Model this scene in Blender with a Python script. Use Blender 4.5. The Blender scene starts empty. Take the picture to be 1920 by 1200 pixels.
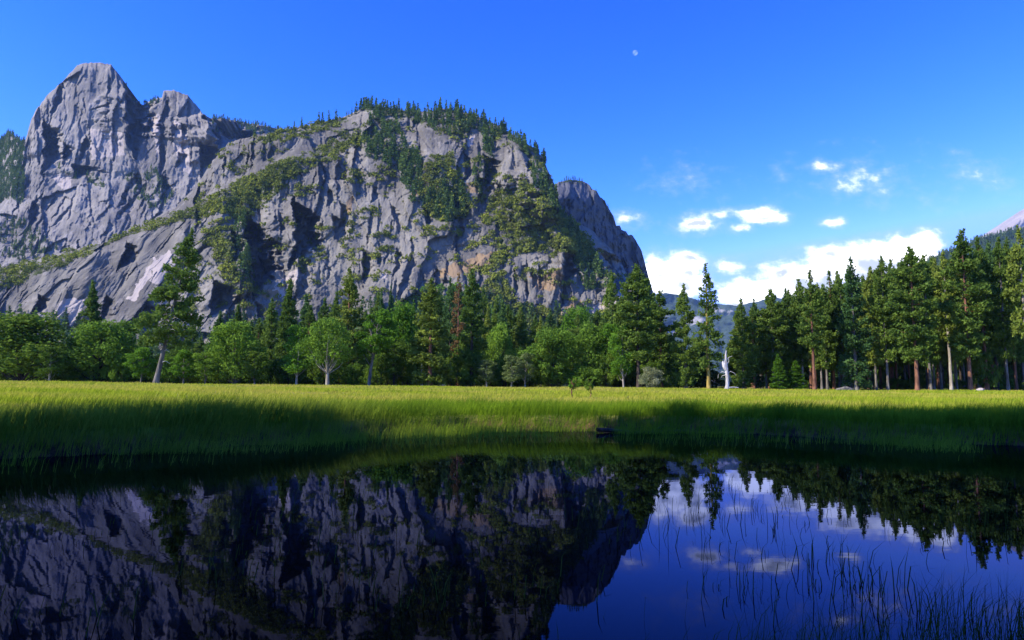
import bpy, math, random
import numpy as np
from mathutils import Vector

sc = bpy.context.scene
col = sc.collection
R = math.radians

# ---------------------------------------------------------------- camera
EYE = 1.6
PITCH = R(5.53)
F = 1280.0                      # focal length in pixels of a 1920 px wide picture
cam_d = bpy.data.cameras.new('camera')
cam_d.sensor_width = 36.0
cam_d.lens = 24.0
cam_d.clip_start = 0.05
cam_d.clip_end = 60000
cam = bpy.data.objects.new('camera', cam_d)
cam.location = (0, 0, EYE)
cam.rotation_euler = (R(90) + PITCH, 0, 0)
col.objects.link(cam)
sc.camera = cam

# ---------------------------------------------------------------- light
SUN_AZ, SUN_EL = R(114), R(40)        # azimuth to the left of the view direction
sun_vec = Vector((-math.sin(SUN_AZ) * math.cos(SUN_EL), math.cos(SUN_AZ) * math.cos(SUN_EL), math.sin(SUN_EL)))
sd = bpy.data.lights.new('sun', 'SUN')
sd.energy = 5.0
sd.angle = R(0.5)
sd.color = (1.0, 0.92, 0.8)
sun = bpy.data.objects.new('sun', sd)
sun.rotation_euler = sun_vec.to_track_quat('Z', 'Y').to_euler()
sun.location = sun_vec * 500
col.objects.link(sun)

sc.view_settings.view_transform = 'Standard'
sc.view_settings.look = 'None'
sc.view_settings.exposure = 0.72
sc.view_settings.gamma = 1.0
sc.render.engine = 'CYCLES'
sc.cycles.use_denoising = True
sc.cycles.max_bounces = 8
sc.cycles.diffuse_bounces = 2
sc.cycles.transmission_bounces = 4
sc.cycles.transparent_max_bounces = 8


def ray(px, py):
    """direction through a point of the 1920x1200 picture, scaled so that y = 1"""
    u = (px - 960.0) / F
    v = (600.0 - py) / F
    cy = math.cos(PITCH) - v * math.sin(PITCH)
    cz = math.sin(PITCH) + v * math.cos(PITCH)
    return u / cy, cz / cy


# ---------------------------------------------------------------- world: Nishita sky with clouds
class NT:
    def __init__(s, nt):
        s.nt = nt

    def n(s, typ, **kw):
        nd = s.nt.nodes.new(typ)
        for k, v in kw.items():
            setattr(nd, k, v)
        return nd

    def put(s, sock, v):
        if v is None:
            return
        if isinstance(v, bpy.types.NodeSocket):
            s.nt.links.new(v, sock)
        else:
            sock.default_value = v

    def m(s, op, a, b=None, c=None, clamp=False):
        nd = s.n('ShaderNodeMath', operation=op, use_clamp=clamp)
        s.put(nd.inputs[0], a)
        s.put(nd.inputs[1], b)
        s.put(nd.inputs[2], c)
        return nd.outputs[0]

    def vm(s, op, a, b=None):
        nd = s.n('ShaderNodeVectorMath', operation=op)
        s.put(nd.inputs[0], a)
        s.put(nd.inputs[1], b)
        return nd.outputs[0]

    def noise(s, vec, scale, detail=4, rough=.55, dist=0.0):
        nd = s.n('ShaderNodeTexNoise')
        s.put(nd.inputs['Vector'], vec)
        nd.inputs['Scale'].default_value = scale
        nd.inputs['Detail'].default_value = detail
        nd.inputs['Roughness'].default_value = rough
        nd.inputs['Distortion'].default_value = dist
        return nd

    def mix(s, fac, a, b, blend='MIX'):
        nd = s.n('ShaderNodeMix', data_type='RGBA', blend_type=blend)
        s.put(nd.inputs[0], fac)
        s.put(nd.inputs[6], a)
        s.put(nd.inputs[7], b)
        return nd.outputs[2]

    def ramp(s, v, lo, hi, a=0.0, b=1.0, smooth=True):
        nd = s.n('ShaderNodeMapRange', interpolation_type='SMOOTHSTEP' if smooth else 'LINEAR')
        s.put(nd.inputs[0], v)
        nd.inputs[1].default_value = lo
        nd.inputs[2].default_value = hi
        nd.inputs[3].default_value = a
        nd.inputs[4].default_value = b
        return nd.outputs[0]

    def mapping(s, vec, scale=(1, 1, 1), rot=(0, 0, 0), loc=(0, 0, 0)):
        nd = s.n('ShaderNodeMapping')
        s.put(nd.inputs[0], vec)
        nd.inputs['Scale'].default_value = scale
        nd.inputs['Rotation'].default_value = rot
        nd.inputs['Location'].default_value = loc
        return nd.outputs[0]


def rgb(r, g, b):
    return (r, g, b, 1.0)


w = bpy.data.worlds.new('World')
sc.world = w
w.use_nodes = True
w.node_tree.nodes.clear()
T = NT(w.node_tree)
sky = T.n('ShaderNodeTexSky', sky_type='NISHITA')
sky.sun_disc = False
sky.sun_elevation = SUN_EL
sky.sun_rotation = -SUN_AZ
sky.altitude = 1200
sky.air_density = 1.0
sky.dust_density = 0.3
sky.ozone_density = 1.5
SKY_G = (3.3, 1.78, 1.5)
SKY_A = (0.178, 0.72, 2.14)
SKY_MAX = (4.0, 8.0, 25.0)
sep = T.n('ShaderNodeSeparateColor')
T.put(sep.inputs[0], sky.outputs[0])
chans = []
for i in range(3):
    chans.append(T.m('MULTIPLY', T.m('POWER', sep.outputs[i], SKY_G[i]), SKY_A[i]))
comb = T.n('ShaderNodeCombineColor')
for i in range(3):
    T.put(comb.inputs[i], T.m('MINIMUM', chans[i], SKY_MAX[i]))
skycol = comb.outputs[0]

tc = T.n('ShaderNodeTexCoord')
gen = tc.outputs['Generated']
sx = T.n('ShaderNodeSeparateXYZ')
T.put(sx.inputs[0], gen)
ysafe = T.m('MAXIMUM', sx.outputs[1], 0.02)
U = T.m('DIVIDE', sx.outputs[0], ysafe)
W = T.m('DIVIDE', sx.outputs[2], ysafe)
cv = T.n('ShaderNodeCombineXYZ')
T.put(cv.inputs[0], U)
T.put(cv.inputs[1], T.m('MULTIPLY', W, 1.5))
plane = cv.outputs[0]
nz = T.noise(plane, 14.0, 9, .6)
nz2 = T.noise(plane, 46.0, 6, .62)
nsh = T.noise(T.mapping(plane, loc=(.02, -.03, 0)), 12.0, 6, .5)
wob = T.m('ADD', T.m('MULTIPLY', T.m('SUBTRACT', nz.outputs[0], .5), 1.25), T.m('MULTIPLY', T.m('SUBTRACT', nz2.outputs[0], .5), .95))
CLOUDS = [  # px, py, rx, ry, strength
    (1262, 528, 78, 56, 1.1), (1292, 494, 46, 26, .95), (1362, 503, 40, 18, .45), (1225, 510, 40, 40, 1.0),
    (1415, 556, 95, 44, 1.15), (1505, 528, 120, 52, 1.2), (1600, 500, 120, 50, 1.2), (1685, 480, 100, 46, 1.2),
    (1738, 455, 42, 33, 1.1), (1440, 502, 40, 13, .55), (1600, 560, 200, 50, 1.2), (1560, 476, 60, 22, .9),
    (1308, 419, 46, 21, .62), (1356, 403, 26, 10, .38), (1424, 405, 54, 18, .72), (1386, 428, 28, 11, .5),
    (1563, 417, 28, 10, .5), (1540, 313, 30, 15, .6), (1182, 410, 30, 12, .24), (1297, 335, 26, 11, .1),
    (1636, 340, 28, 10, .05), (1592, 352, 14, 7, .05), (1832, 330, 18, 8, .06), (1568, 312, 16, 8, .25),
]
best = None
for (px, py, rx, ry, st) in CLOUDS:
    cu, cw = ray(px, py)
    du = T.m('MULTIPLY', T.m('SUBTRACT', U, cu), F / rx)
    dw = T.m('MULTIPLY', T.m('SUBTRACT', W, cw), F / ry)
    q = T.m('SQRT', T.m('ADD', T.m('MULTIPLY', du, du), T.m('MULTIPLY', dw, dw)))
    val = T.m('SUBTRACT', st, T.m('MULTIPLY', q, st))
    val = T.m('MAXIMUM', val, -1.0)
    best = val if best is None else T.m('MAXIMUM', best, val)
dens = T.m('ADD', best, wob)
cmask = T.m('MULTIPLY', T.m('POWER', T.ramp(dens, -.04, .5, smooth=False), 2.6), T.m('GREATER_THAN', sx.outputs[1], 0.05))
shade = T.m('MULTIPLY', T.ramp(nsh.outputs[0], .44, .6), T.ramp(dens, .2, .6))
ccol = T.mix(shade, rgb(32.0, 31.6, 31.0), rgb(8.2, 8.9, 10.4))
veil = T.m('MULTIPLY', T.m('MULTIPLY', T.ramp(T.m('ADD', dens, .32), .0, .75), .36), T.m('GREATER_THAN', sx.outputs[1], 0.05))
final = T.mix(cmask, T.mix(veil, skycol, rgb(8.2, 9.0, 11.5)), ccol)
bg = T.n('ShaderNodeBackground')
T.put(bg.inputs[0], final)
bg.inputs[1].default_value = 0.062
wo = T.n('ShaderNodeOutputWorld')
T.put(wo.inputs[0], bg.outputs[0])

# ---------------------------------------------------------------- helpers
def hash01(ix, iy, seed):
    a = (ix.astype(np.int64) & 0xffffffff).astype(np.uint32)
    b = (iy.astype(np.int64) & 0xffffffff).astype(np.uint32)
    h = a * np.uint32(0x27d4eb2d) ^ b * np.uint32(0x165667b1) ^ np.uint32((seed * 0x9e3779b1) & 0xffffffff)
    h ^= h >> np.uint32(15)
    h *= np.uint32(0x85ebca6b)
    h ^= h >> np.uint32(13)
    h *= np.uint32(0xc2b2ae35)
    h ^= h >> np.uint32(16)
    return h.astype(np.float64) / 4294967295.0


def vnoise(x, y, seed=0):
    x0 = np.floor(x)
    y0 = np.floor(y)
    fx = x - x0
    fy = y - y0
    ux = fx * fx * fx * (fx * (fx * 6 - 15) + 10)
    uy = fy * fy * fy * (fy * (fy * 6 - 15) + 10)
    h00 = hash01(x0, y0, seed)
    h10 = hash01(x0 + 1, y0, seed)
    h01 = hash01(x0, y0 + 1, seed)
    h11 = hash01(x0 + 1, y0 + 1, seed)
    return ((h00 * (1 - ux) + h10 * ux) * (1 - uy) + (h01 * (1 - ux) + h11 * ux) * uy) * 2 - 1


def fbm(x, y, octv=4, seed=0, gain=.5):
    a, s, tot = 1.0, 0.0, 0.0
    for i in range(octv):
        s = s + a * vnoise(x * 2.03 ** i + 17.3 * i, y * 2.03 ** i - 9.1 * i, seed + i * 7)
        tot += a
        a *= gain
    return s / tot


def ridged(x, y, octv=4, seed=0, gain=.5):
    a, s, tot = 1.0, 0.0, 0.0
    for i in range(octv):
        s = s + a * (1 - 2 * np.abs(vnoise(x * 2.07 ** i + 3.3 * i, y * 2.07 ** i + 5.7 * i, seed + i * 5)))
        tot += a
        a *= gain
    return s / tot


def facets(x, y, seed):
    """nearest jittered cell: offset from its centre, three random numbers and the distance to the cell's border"""
    x0 = np.floor(x)
    y0 = np.floor(y)
    d1 = np.full(x.shape, 1e9)
    d2 = np.full(x.shape, 1e9)
    bx = np.zeros_like(x)
    by = np.zeros_like(x)
    ci = np.zeros_like(x)
    cj = np.zeros_like(x)
    for i in (-1, 0, 1):
        for j in (-1, 0, 1):
            gx = x0 + i
            gy = y0 + j
            dx = x - (gx + .1 + .8 * hash01(gx, gy, seed))
            dy = y - (gy + .1 + .8 * hash01(gx, gy, seed + 1))
            d = dx * dx + dy * dy
            near = d < d1
            d2 = np.where(near, d1, np.minimum(d2, d))
            d1 = np.where(near, d, d1)
            bx = np.where(near, dx, bx)
            by = np.where(near, dy, by)
            ci = np.where(near, gx, ci)
            cj = np.where(near, gy, cj)
    return (bx, by, hash01(ci, cj, seed + 2) * 2 - 1, hash01(ci, cj, seed + 3) * 2 - 1,
            hash01(ci, cj, seed + 4) * 2 - 1, np.sqrt(d2) - np.sqrt(d1))


def sstep(a, b, x):
    t = np.clip((x - a) / (b - a), 0, 1)
    return t * t * (3 - 2 * t)


def make_mesh(name, V, faces, mats, midx=None, smooth=False):
    """faces: list of index arrays (n, k), all k alike inside one array"""
    me = bpy.data.meshes.new(name)
    V = np.ascontiguousarray(V, dtype=np.float32)
    me.vertices.add(len(V))
    me.vertices.foreach_set('co', V.ravel())
    if not isinstance(faces, list):
        faces = [faces]
    loops = np.concatenate([np.asarray(f, dtype=np.int32).ravel() for f in faces])
    sizes = np.concatenate([np.full(len(f), np.asarray(f).shape[1], dtype=np.int32) for f in faces])
    starts = np.concatenate([[0], np.cumsum(sizes)[:-1]]).astype(np.int32)
    me.loops.add(len(loops))
    me.loops.foreach_set('vertex_index', loops)
    me.polygons.add(len(sizes))
    me.polygons.foreach_set('loop_start', starts)
    if midx is not None:
        me.polygons.foreach_set('material_index', np.asarray(midx, dtype=np.int32))
    me.polygons.foreach_set('use_smooth', np.full(len(sizes), bool(smooth)))
    for mt in mats:
        me.materials.append(mt)
    me.update(calc_edges=True)
    return me


def attr(me, name, arr):
    a = me.attributes.new(name, 'FLOAT', 'POINT')
    a.data.foreach_set('value', np.ascontiguousarray(arr, dtype=np.float32))


def link(name, me, parent=None):
    o = bpy.data.objects.new(name, me)
    col.objects.link(o)
    if parent is not None:
        o.parent = parent
    return o


def tag(o, label, cat, group=None, kind=None):
    if label:
        o['label'] = label
    if cat:
        o['category'] = cat
    if group:
        o['group'] = group
    if kind:
        o['kind'] = kind
    return o


def inpoly(x, y, poly):
    ins = np.zeros(x.shape, bool)
    n = len(poly)
    j = n - 1
    for i in range(n):
        xi, yi = poly[i]
        xj, yj = poly[j]
        if yi != yj:
            c = ((yi > y) != (yj > y)) & (x < (xj - xi) * (y - yi) / (yj - yi) + xi)
            ins ^= c
        j = i
    return ins


def polymask(x, y, poly, wob=6.0, seed=5):
    """polygon with a ragged border"""
    wx = wob * fbm(x / 14, y / 14, 3, seed)
    wy = wob * fbm(x / 14 + 50, y / 14, 3, seed + 9)
    return inpoly(x + wx, y + wy, poly)


# ---------------------------------------------------------------- materials
def newmat(name):
    mt = bpy.data.materials.new(name)
    mt.use_nodes = True
    mt.node_tree.nodes.clear()
    t = NT(mt.node_tree)
    out = t.n('ShaderNodeOutputMaterial')
    return mt, t, out


def pbsdf(t, base, rough=.9, spec=.2, normal=None):
    p = t.n('ShaderNodeBsdfPrincipled')
    t.put(p.inputs['Base Color'], base)
    t.put(p.inputs['Roughness'], rough)
    p.inputs['Specular IOR Level'].default_value = spec
    if normal is not None:
        t.put(p.inputs['Normal'], normal)
    return p


def rock_mat(name, base=(.2, .19, .2), dark=(.1, .1, .11), pale=(.36, .31, .28), scale=1.0):
    mt, t, out = newmat(name)
    co = t.n('ShaderNodeTexCoord').outputs['Object']
    big = t.noise(t.mapping(co, (scale, scale, scale * .45)), .016, 5, .6)
    mid = t.noise(t.mapping(co, (scale, scale, scale * .35)), .09, 6, .65)
    streak = t.noise(t.mapping(co, (scale, scale, scale * .07)), .14, 5, .65)
    fine = t.noise(co, .6 * scale, 4, .7)
    c = t.mix(t.ramp(big.outputs[0], .35, .65), rgb(*dark), rgb(*base))
    c = t.mix(t.m('MULTIPLY', t.ramp(streak.outputs[0], .5, .72), .55), c, rgb(*dark))
    c = t.mix(t.m('MULTIPLY', t.ramp(mid.outputs[0], .52, .7), .45), c, rgb(*pale))
    c = t.mix(t.m('MULTIPLY', t.ramp(fine.outputs[0], .5, .7), .35), c, rgb(dark[0] * .6, dark[1] * .6, dark[2] * .6))
    a_p = t.n('ShaderNodeAttribute', attribute_name='pale').outputs['Fac']
    a_s = t.n('ShaderNodeAttribute', attribute_name='soil').outputs['Fac']
    a_v = t.n('ShaderNodeAttribute', attribute_name='veg').outputs['Fac']
    jit = t.m('ADD', t.m('MULTIPLY', t.m('SUBTRACT', mid.outputs[0], .5), 1.6), t.m('MULTIPLY', t.m('SUBTRACT', fine.outputs[0], .5), .8))
    c = t.mix(t.ramp(t.m('ADD', a_p, jit), .35, .75), c, rgb(.36, .31, .275))
    c = t.mix(t.ramp(t.m('ADD', a_s, jit), .4, .75), c, rgb(.24, .17, .1))
    c = t.mix(t.ramp(t.m('ADD', a_v, jit), .45, .7), c, rgb(.05, .065, .018))
    bmp = t.n('ShaderNodeBump')
    bmp.inputs['Strength'].default_value = .7
    bmp.inputs['Distance'].default_value = 2.0 / scale
    t.put(bmp.inputs['Height'], t.m('ADD', mid.outputs[0], t.m('MULTIPLY', fine.outputs[0], .35)))
    p = pbsdf(t, c, .95, .08, bmp.outputs[0])
    t.put(out.inputs[0], p.outputs[0])
    return mt


def leaf_mat(name, c1, c2, trans=.3, patch=.5):
    mt, t, out = newmat(name)
    co = t.n('ShaderNodeTexCoord').outputs['Object']
    oi = t.n('ShaderNodeObjectInfo').outputs['Random']
    n1 = t.noise(co, patch, 3, .6)
    f = t.m('ADD', t.ramp(n1.outputs[0], .3, .7), t.m('MULTIPLY', t.m('SUBTRACT', oi, .5), .6), clamp=True)
    c = t.mix(f, rgb(*c1), rgb(*c2))
    d = t.n('ShaderNodeBsdfDiffuse')
    t.put(d.inputs[0], c)
    tr = t.n('ShaderNodeBsdfTranslucent')
    t.put(tr.inputs[0], c)
    mx = t.n('ShaderNodeMixShader')
    mx.inputs[0].default_value = trans
    t.put(mx.inputs[1], d.outputs[0])
    t.put(mx.inputs[2], tr.outputs[0])
    t.put(out.inputs[0], mx.outputs[0])
    return mt


def bark_mat(name, c1, c2):
    mt, t, out = newmat(name)
    co = t.n('ShaderNodeTexCoord').outputs['Object']
    n1 = t.noise(t.mapping(co, (1, 1, .22)), 2.6, 5, .65)
    n2 = t.noise(co, .35, 3, .5)
    c = t.mix(t.ramp(n1.outputs[0], .35, .62), rgb(*c1), rgb(*c2))
    c = t.mix(t.m('MULTIPLY', t.ramp(n2.outputs[0], .45, .6), .5), c, rgb(c1[0] * .7, c1[1] * .7, c1[2] * .7))
    bmp = t.n('ShaderNodeBump')
    bmp.inputs['Strength'].default_value = .8
    bmp.inputs['Distance'].default_value = .15
    t.put(bmp.inputs['Height'], n1.outputs[0])
    t.put(out.inputs[0], pbsdf(t, c, .95, .1, bmp.outputs[0]).outputs[0])
    return mt


M = {}
M['granite'] = rock_mat('granite', (.22, .203, .168), (.105, .098, .086), (.34, .31, .265))
M['spire_rock'] = rock_mat('spire_granite', (.27, .247, .215), (.14, .13, .118), (.42, .375, .33), .6)
M['shade_toned_rock'] = rock_mat('shade_toned_granite', (.105, .108, .118), (.066, .068, .078), (.2, .195, .195), .6)  # the cliff's own shadow put into the colour: a darker, bluer granite
M['pine'] = leaf_mat('pine_needles', (0.0658, 0.125, 0.0238), (0.178, 0.262, 0.0419), .35)
M['pine_warm'] = leaf_mat('warm_pine_needles', (0.105, 0.155, 0.0268), (0.255, 0.314, 0.0478), .25)
M['fir'] = leaf_mat('fir_needles', (0.0456, 0.101, 0.0304), (0.114, 0.198, 0.0506), .25)
M['dead_needles'] = leaf_mat('dead_needles', (0.135, 0.0825, 0.03), (0.225, 0.15, 0.0525), .2)
M['leaf_mid'] = leaf_mat('broad_leaves', (0.0992, 0.185, 0.0247), (0.212, 0.346, 0.0397), .35)
M['leaf_bright'] = leaf_mat('bright_leaves', (0.0791, 0.172, 0.0172), (0.144, 0.287, 0.0287), .4)
M['leaf_dark'] = leaf_mat('dark_oak_leaves', (0.0702, 0.131, 0.0187), (0.152, 0.234, 0.0304), .3)
M['leaf_pale'] = leaf_mat('pale_leaves', (0.112, 0.163, 0.0438), (0.213, 0.263, 0.0875), .35)
M['leaf_white'] = leaf_mat('whitish_leaves', (0.188, 0.213, 0.0938), (0.325, 0.338, 0.188), .3)
M['brush'] = leaf_mat('mountain_brush', (0.142, 0.17, 0.0282), (0.282, 0.311, 0.0396), .2, .02)
M['mtn_conifer'] = leaf_mat('mountain_needles', (0.063, 0.113, 0.0315), (0.151, 0.227, 0.0504), .2, .03)
M['slope_leaf'] = leaf_mat('slope_leaves', (0.099, 0.198, 0.0231), (0.165, 0.297, 0.033), .35, .05)
M['bark_red'] = bark_mat('red_pine_bark', (.1, .05, .03), (.27, .13, .075))
M['bark_grey'] = bark_mat('grey_bark', (.09, .08, .065), (.22, .2, .17))
M['bark_dark'] = bark_mat('dark_bark', (.03, .024, .02), (.085, .065, .05))
M['bark_pale'] = bark_mat('pale_bark', (.22, .19, .15), (.42, .38, .31))
M['bark_yellow'] = bark_mat('lichen_covered_bark', (.2, .15, .04), (.38, .28, .08))
M['bark_white'] = bark_mat('weathered_bare_wood', (.3, .28, .26), (.6, .57, .54))

# ---------------------------------------------------------------- mountains
def interp(pts):
    p = np.array(pts, float)
    return lambda q: np.interp(q, p[:, 0], p[:, 1])


def rockdepth(x, y, px_m, seed, slant=0.0, ax=1.0, ay=1.5, scales=((95, .8), (38, .6), (15, .6), (6.5, .7)), fine=.95):
    """relief of jointed granite in metres; x, y in units of px_m metres"""
    xs = x + slant * y
    xw = xs + 9 * fbm(x / 45, y / 60, 3, seed)
    yw = y + 9 * fbm(x / 45 + 30, y / 60, 3, seed + 1)
    off = np.zeros_like(x)
    for k, (S, a) in enumerate(scales):
        dx, dy, h1, h2, h3, bd = facets(xw / (S * ax), yw / (S * ay), seed + 20 * k)
        off += S * px_m * a * (.34 * h1 * dx * ax + .26 * h2 * dy * ay + .2 * h3)
        off += S * px_m * a * (.03 if S > 30 else .09) * np.exp(-(bd / .05) ** 2)
    off -= px_m * 9 * fine * ridged(xw / 34, yw / 60, 5, seed + 200, .55)
    off += px_m * 2.2 * fine * fbm(xw / 5, yw / 9, 4, seed + 300, .6)
    return off


def saw(x, y, pts, width, depth, seed=0, back=1.2):
    """a ragged cleft: the wall steps back to the right of a line and runs out again over width"""
    p = np.array(sorted(pts, key=lambda q: q[1]), float)
    y0, y1 = p[0, 1] - 4, p[-1, 1] + 4
    xl = np.interp(y, p[:, 1], p[:, 0]) + .16 * abs(width) * fbm(y / 13, y * 0 + seed, 3, seed) + 3.0 * fbm(x / 8, y / 6, 3, seed + 1)
    t = np.clip((y - y0) / (y1 - y0), 0, 1)
    env = sstep(0, .3, t) * sstep(1.0, .6, t)
    wv = width * (.12 + .88 * env) * (1 + .55 * fbm(x / 16, y / 9, 3, seed + 2))
    s = (x - xl) / wv
    prof = np.where(s < 0, 0, sstep(0, .09, s) * np.clip((back - s) / (back - .6), 0, 1))
    bul = np.where((s < 0.0) & (s > -1.2), -.3 * (1 + s / 1.2), 0) + np.where((s >= 0) & (s < .09), -.3 * (1 - s / .09), 0)
    return depth * (.15 + .85 * env) * (t > 0) * (t < 1) * (prof + bul) * (1 + .3 * fbm(x / 10, y / 10, 2, seed + 3))


def cut(d, x, y, pts, width, depth, seed):
    """apply one cleft in place, only where it reaches"""
    xs_ = [q[0] for q in pts]
    m = 2.2 * abs(width) + 14
    i0, i1 = np.searchsorted(x[0], [min(xs_) - m, max(xs_) + m])
    if i1 - i0 < 2:
        return
    sl = (slice(None), slice(i0, i1))
    ys_ = [q[1] for q in pts]
    sel = (y[sl] > min(ys_) - 6) & (y[sl] < max(ys_) + 6)
    sub = d[sl]
    sub[sel] += saw(x[sl][sel], y[sl][sel], pts, width, depth, seed)


def random_clefts(d, x, y, n, x0, x1, y0, y1, px_m, seed, slant, wmin, wmax, hgt, ok=None, dep=.85):
    r = np.random.default_rng(seed)
    for i in range(n):
        cx, cy = r.uniform(x0, x1), r.uniform(y0, y1)
        if ok is not None and not ok(cx, cy):
            continue
        wd = wmin * (wmax / wmin) ** (r.random() ** 1.7)
        h = hgt * (wd / wmax) ** .45 * r.uniform(.5, 1.3)
        sl = slant(cx, cy) + r.normal(0, .12)
        pts = [(cx - sl * (t - .5) * h + r.normal(0, wd * .22), cy + (t - .5) * h) for t in np.linspace(0, 1, 5)]
        cut(d, x, y, pts, wd, wd * px_m * dep * r.uniform(.7, 1.4), seed + i)


class Relief:
    def __init__(s, name, x0, x1, nx, ny, top, base, depth, mat, pale=None, soil=None, veg=None, back=14.0, topwob=2.0, seed=0, label=None):
        xs = np.linspace(x0, x1, nx)
        tp = interp(top)(xs) + topwob * fbm(xs / 9, xs * 0 + seed, 4, seed, .6) + topwob * .6 * fbm(xs / 3, xs * 0 + seed + 5, 2, seed)
        bs = np.full(nx, float(base))
        t = np.linspace(0, 1, ny)
        PX = np.repeat(xs[None, :], ny, 0)
        PY = bs[None, :] + (tp - bs)[None, :] * t[:, None]
        D = depth(PX, PY, tp[None, :])
        u = (PX - 960) / F
        v = (600 - PY) / F
        cy = math.cos(PITCH) - v * math.sin(PITCH)
        cz = math.sin(PITCH) + v * math.cos(PITCH)
        X = D * u / cy
        Z = EYE + D * cz / cy
        s.xs, s.tp, s.base, s.ny = xs, tp, base, ny
        s.X, s.Y, s.Z, s.PX, s.PY = X, D, Z, PX, PY
        # the back of the massif
        bx, by, bz = [], [], []
        for k in range(1, 9):
            kk = back * k * (1 + .35 * k)
            bx.append(X[-1] * (1 + kk / D[-1] * .3))
            by.append(D[-1] + kk)
            bz.append(Z[-1] - .08 * kk - 1.0)
        bx.append(bx[-1]); by.append(by[-1] + 60); bz.append(np.full(nx, -15.0))
        VX = np.concatenate([X, np.array(bx)])
        VY = np.concatenate([D, np.array(by)])
        VZ = np.concatenate([Z, np.array(bz)])
        n2 = VX.shape[0]
        V = np.stack([VX, VY, VZ], -1).reshape(-1, 3)
        idx = np.arange(n2 * nx).reshape(n2, nx)
        Q = np.stack([idx[:-1, :-1], idx[:-1, 1:], idx[1:, 1:], idx[1:, :-1]], -1).reshape(-1, 4)
        me = make_mesh(name, V, Q, [mat], smooth=True)
        for nm, fn in (('pale', pale), ('soil', soil), ('veg', veg)):
            a = np.zeros((n2, nx))
            if fn is not None:
                a[:ny] = fn(PX, PY)
                a[ny:] = a[ny - 1]
            attr(me, nm, a.ravel())
        s.o = link(name, me)
        tag(s.o, label, None, None, 'structure')

    def at(s, px, py):
        """surface points under picture points"""
        px = np.asarray(px, float)
        py = np.asarray(py, float)
        i = np.clip((px - s.xs[0]) / (s.xs[1] - s.xs[0]), 0, len(s.xs) - 1.001)
        tp = np.interp(px, s.xs, s.tp)
        j = np.clip((py - s.base) / (tp - s.base) * (s.ny - 1), 0, s.ny - 1.001)
        ii = i.astype(int)
        jj = j.astype(int)
        return np.stack([s.X[jj, ii], s.Y[jj, ii], s.Z[jj, ii]], -1), (py >= tp - .5)


# --- the domed cliff
TOP2 = [(-420, 590), (-250, 545), (0, 500), (100, 478), (200, 453), (240, 435), (285, 412), (330, 388), (365, 352), (400, 300), (428, 268), (470, 255),
        (530, 246), (560, 238), (590, 231), (640, 222), (660, 213), (675, 205), (690, 199), (720, 200), (760, 207), (800, 209), (830, 204),
        (870, 212), (890, 218), (915, 227), (935, 236), (960, 251), (985, 268), (1005, 281), (1020, 300), (1030, 325), (1042, 352),
        (1052, 388), (1070, 412), (1092, 422), (1110, 432), (1135, 455), (1160, 485), (1180, 520), (1192, 545), (1215, 580), (1260, 640), (1340, 735)]
SAWS2 = [
    ([(456, 400), (459, 430), (464, 477), (470, 528), (476, 560)], 36, 34), ([(549, 372), (551, 418), (550, 453), (541, 502)], 36, 30),
    ([(622, 405), (624, 428), (630, 450)], 22, 12), ([(637, 380), (640, 400), (634, 428)], 12, 10),
    ([(678, 466), (680, 500), (680, 538)], 15, 13), ([(743, 465), (741, 495), (735, 520)], 9, 8), ([(705, 470), (709, 500)], 7, 5),
    ([(672, 250), (666, 275), (660, 300)], 14, 12), ([(774, 212), (775, 240)], 10, 8), ([(868, 288), (872, 315), (868, 345)], 12, 12),
    ([(905, 292), (908, 330), (912, 345)], 20, 22), ([(975, 280), (985, 300), (990, 325)], 12, 10),
    ([(925, 250), (926, 285)], 6, 6), ([(950, 255), (954, 290)], 5, 5), ([(898, 265), (896, 300)], 5, 5),
    ([(1058, 468), (1058, 500), (1056, 530)], 24, 24), ([(997, 503), (998, 540)], 8, 7), ([(1010, 495), (1010, 545)], 6, 6), ([(985, 525), (986, 560)], 6, 6),
    ([(963, 505), (962, 560)], 6, 5), ([(1012, 590), (1018, 620)], 14, 8), ([(520, 395), (526, 440)], 10, 8), ([(598, 300), (596, 345), (590, 370)], 8, 7),
    ([(238, 455), (230, 480), (218, 506)], 18, 15), ([(199, 556), (190, 590), (180, 612)], 16, 13), ([(72, 556), (64, 575), (54, 596)], 18, 14),
    ([(272, 572), (262, 588), (246, 606)], 26, 11), ([(400, 530), (396, 560), (392, 590)], 40, 22), ([(432, 430), (436, 470), (430, 500)], 18, 12),
    ([(1019, 296), (1024, 340), (1036, 372), (1046, 400), (1054, 428)], 70, 75), ([(1122, 470), (1150, 520), (1165, 560)], 40, 30),
    ([(478, 560), (484, 600), (480, 640)], 10, 8), ([(540, 560), (545, 600)], 8, 7), ([(795, 395), (800, 425)], 10, 8), ([(1080, 505), (1082, 540)], 8, 7),
    ([(730, 380), (742, 420), (748, 440)], 9, 7), ([(700, 350), (696, 380)], 8, 6), ([(845, 360), (850, 395)], 9, 8), ([(615, 355), (612, 385)], 10, 8),
]
LEDGE = [(0, 503), (150, 470), (260, 430), (370, 385), (430, 345), (480, 320), (560, 285)]
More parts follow.
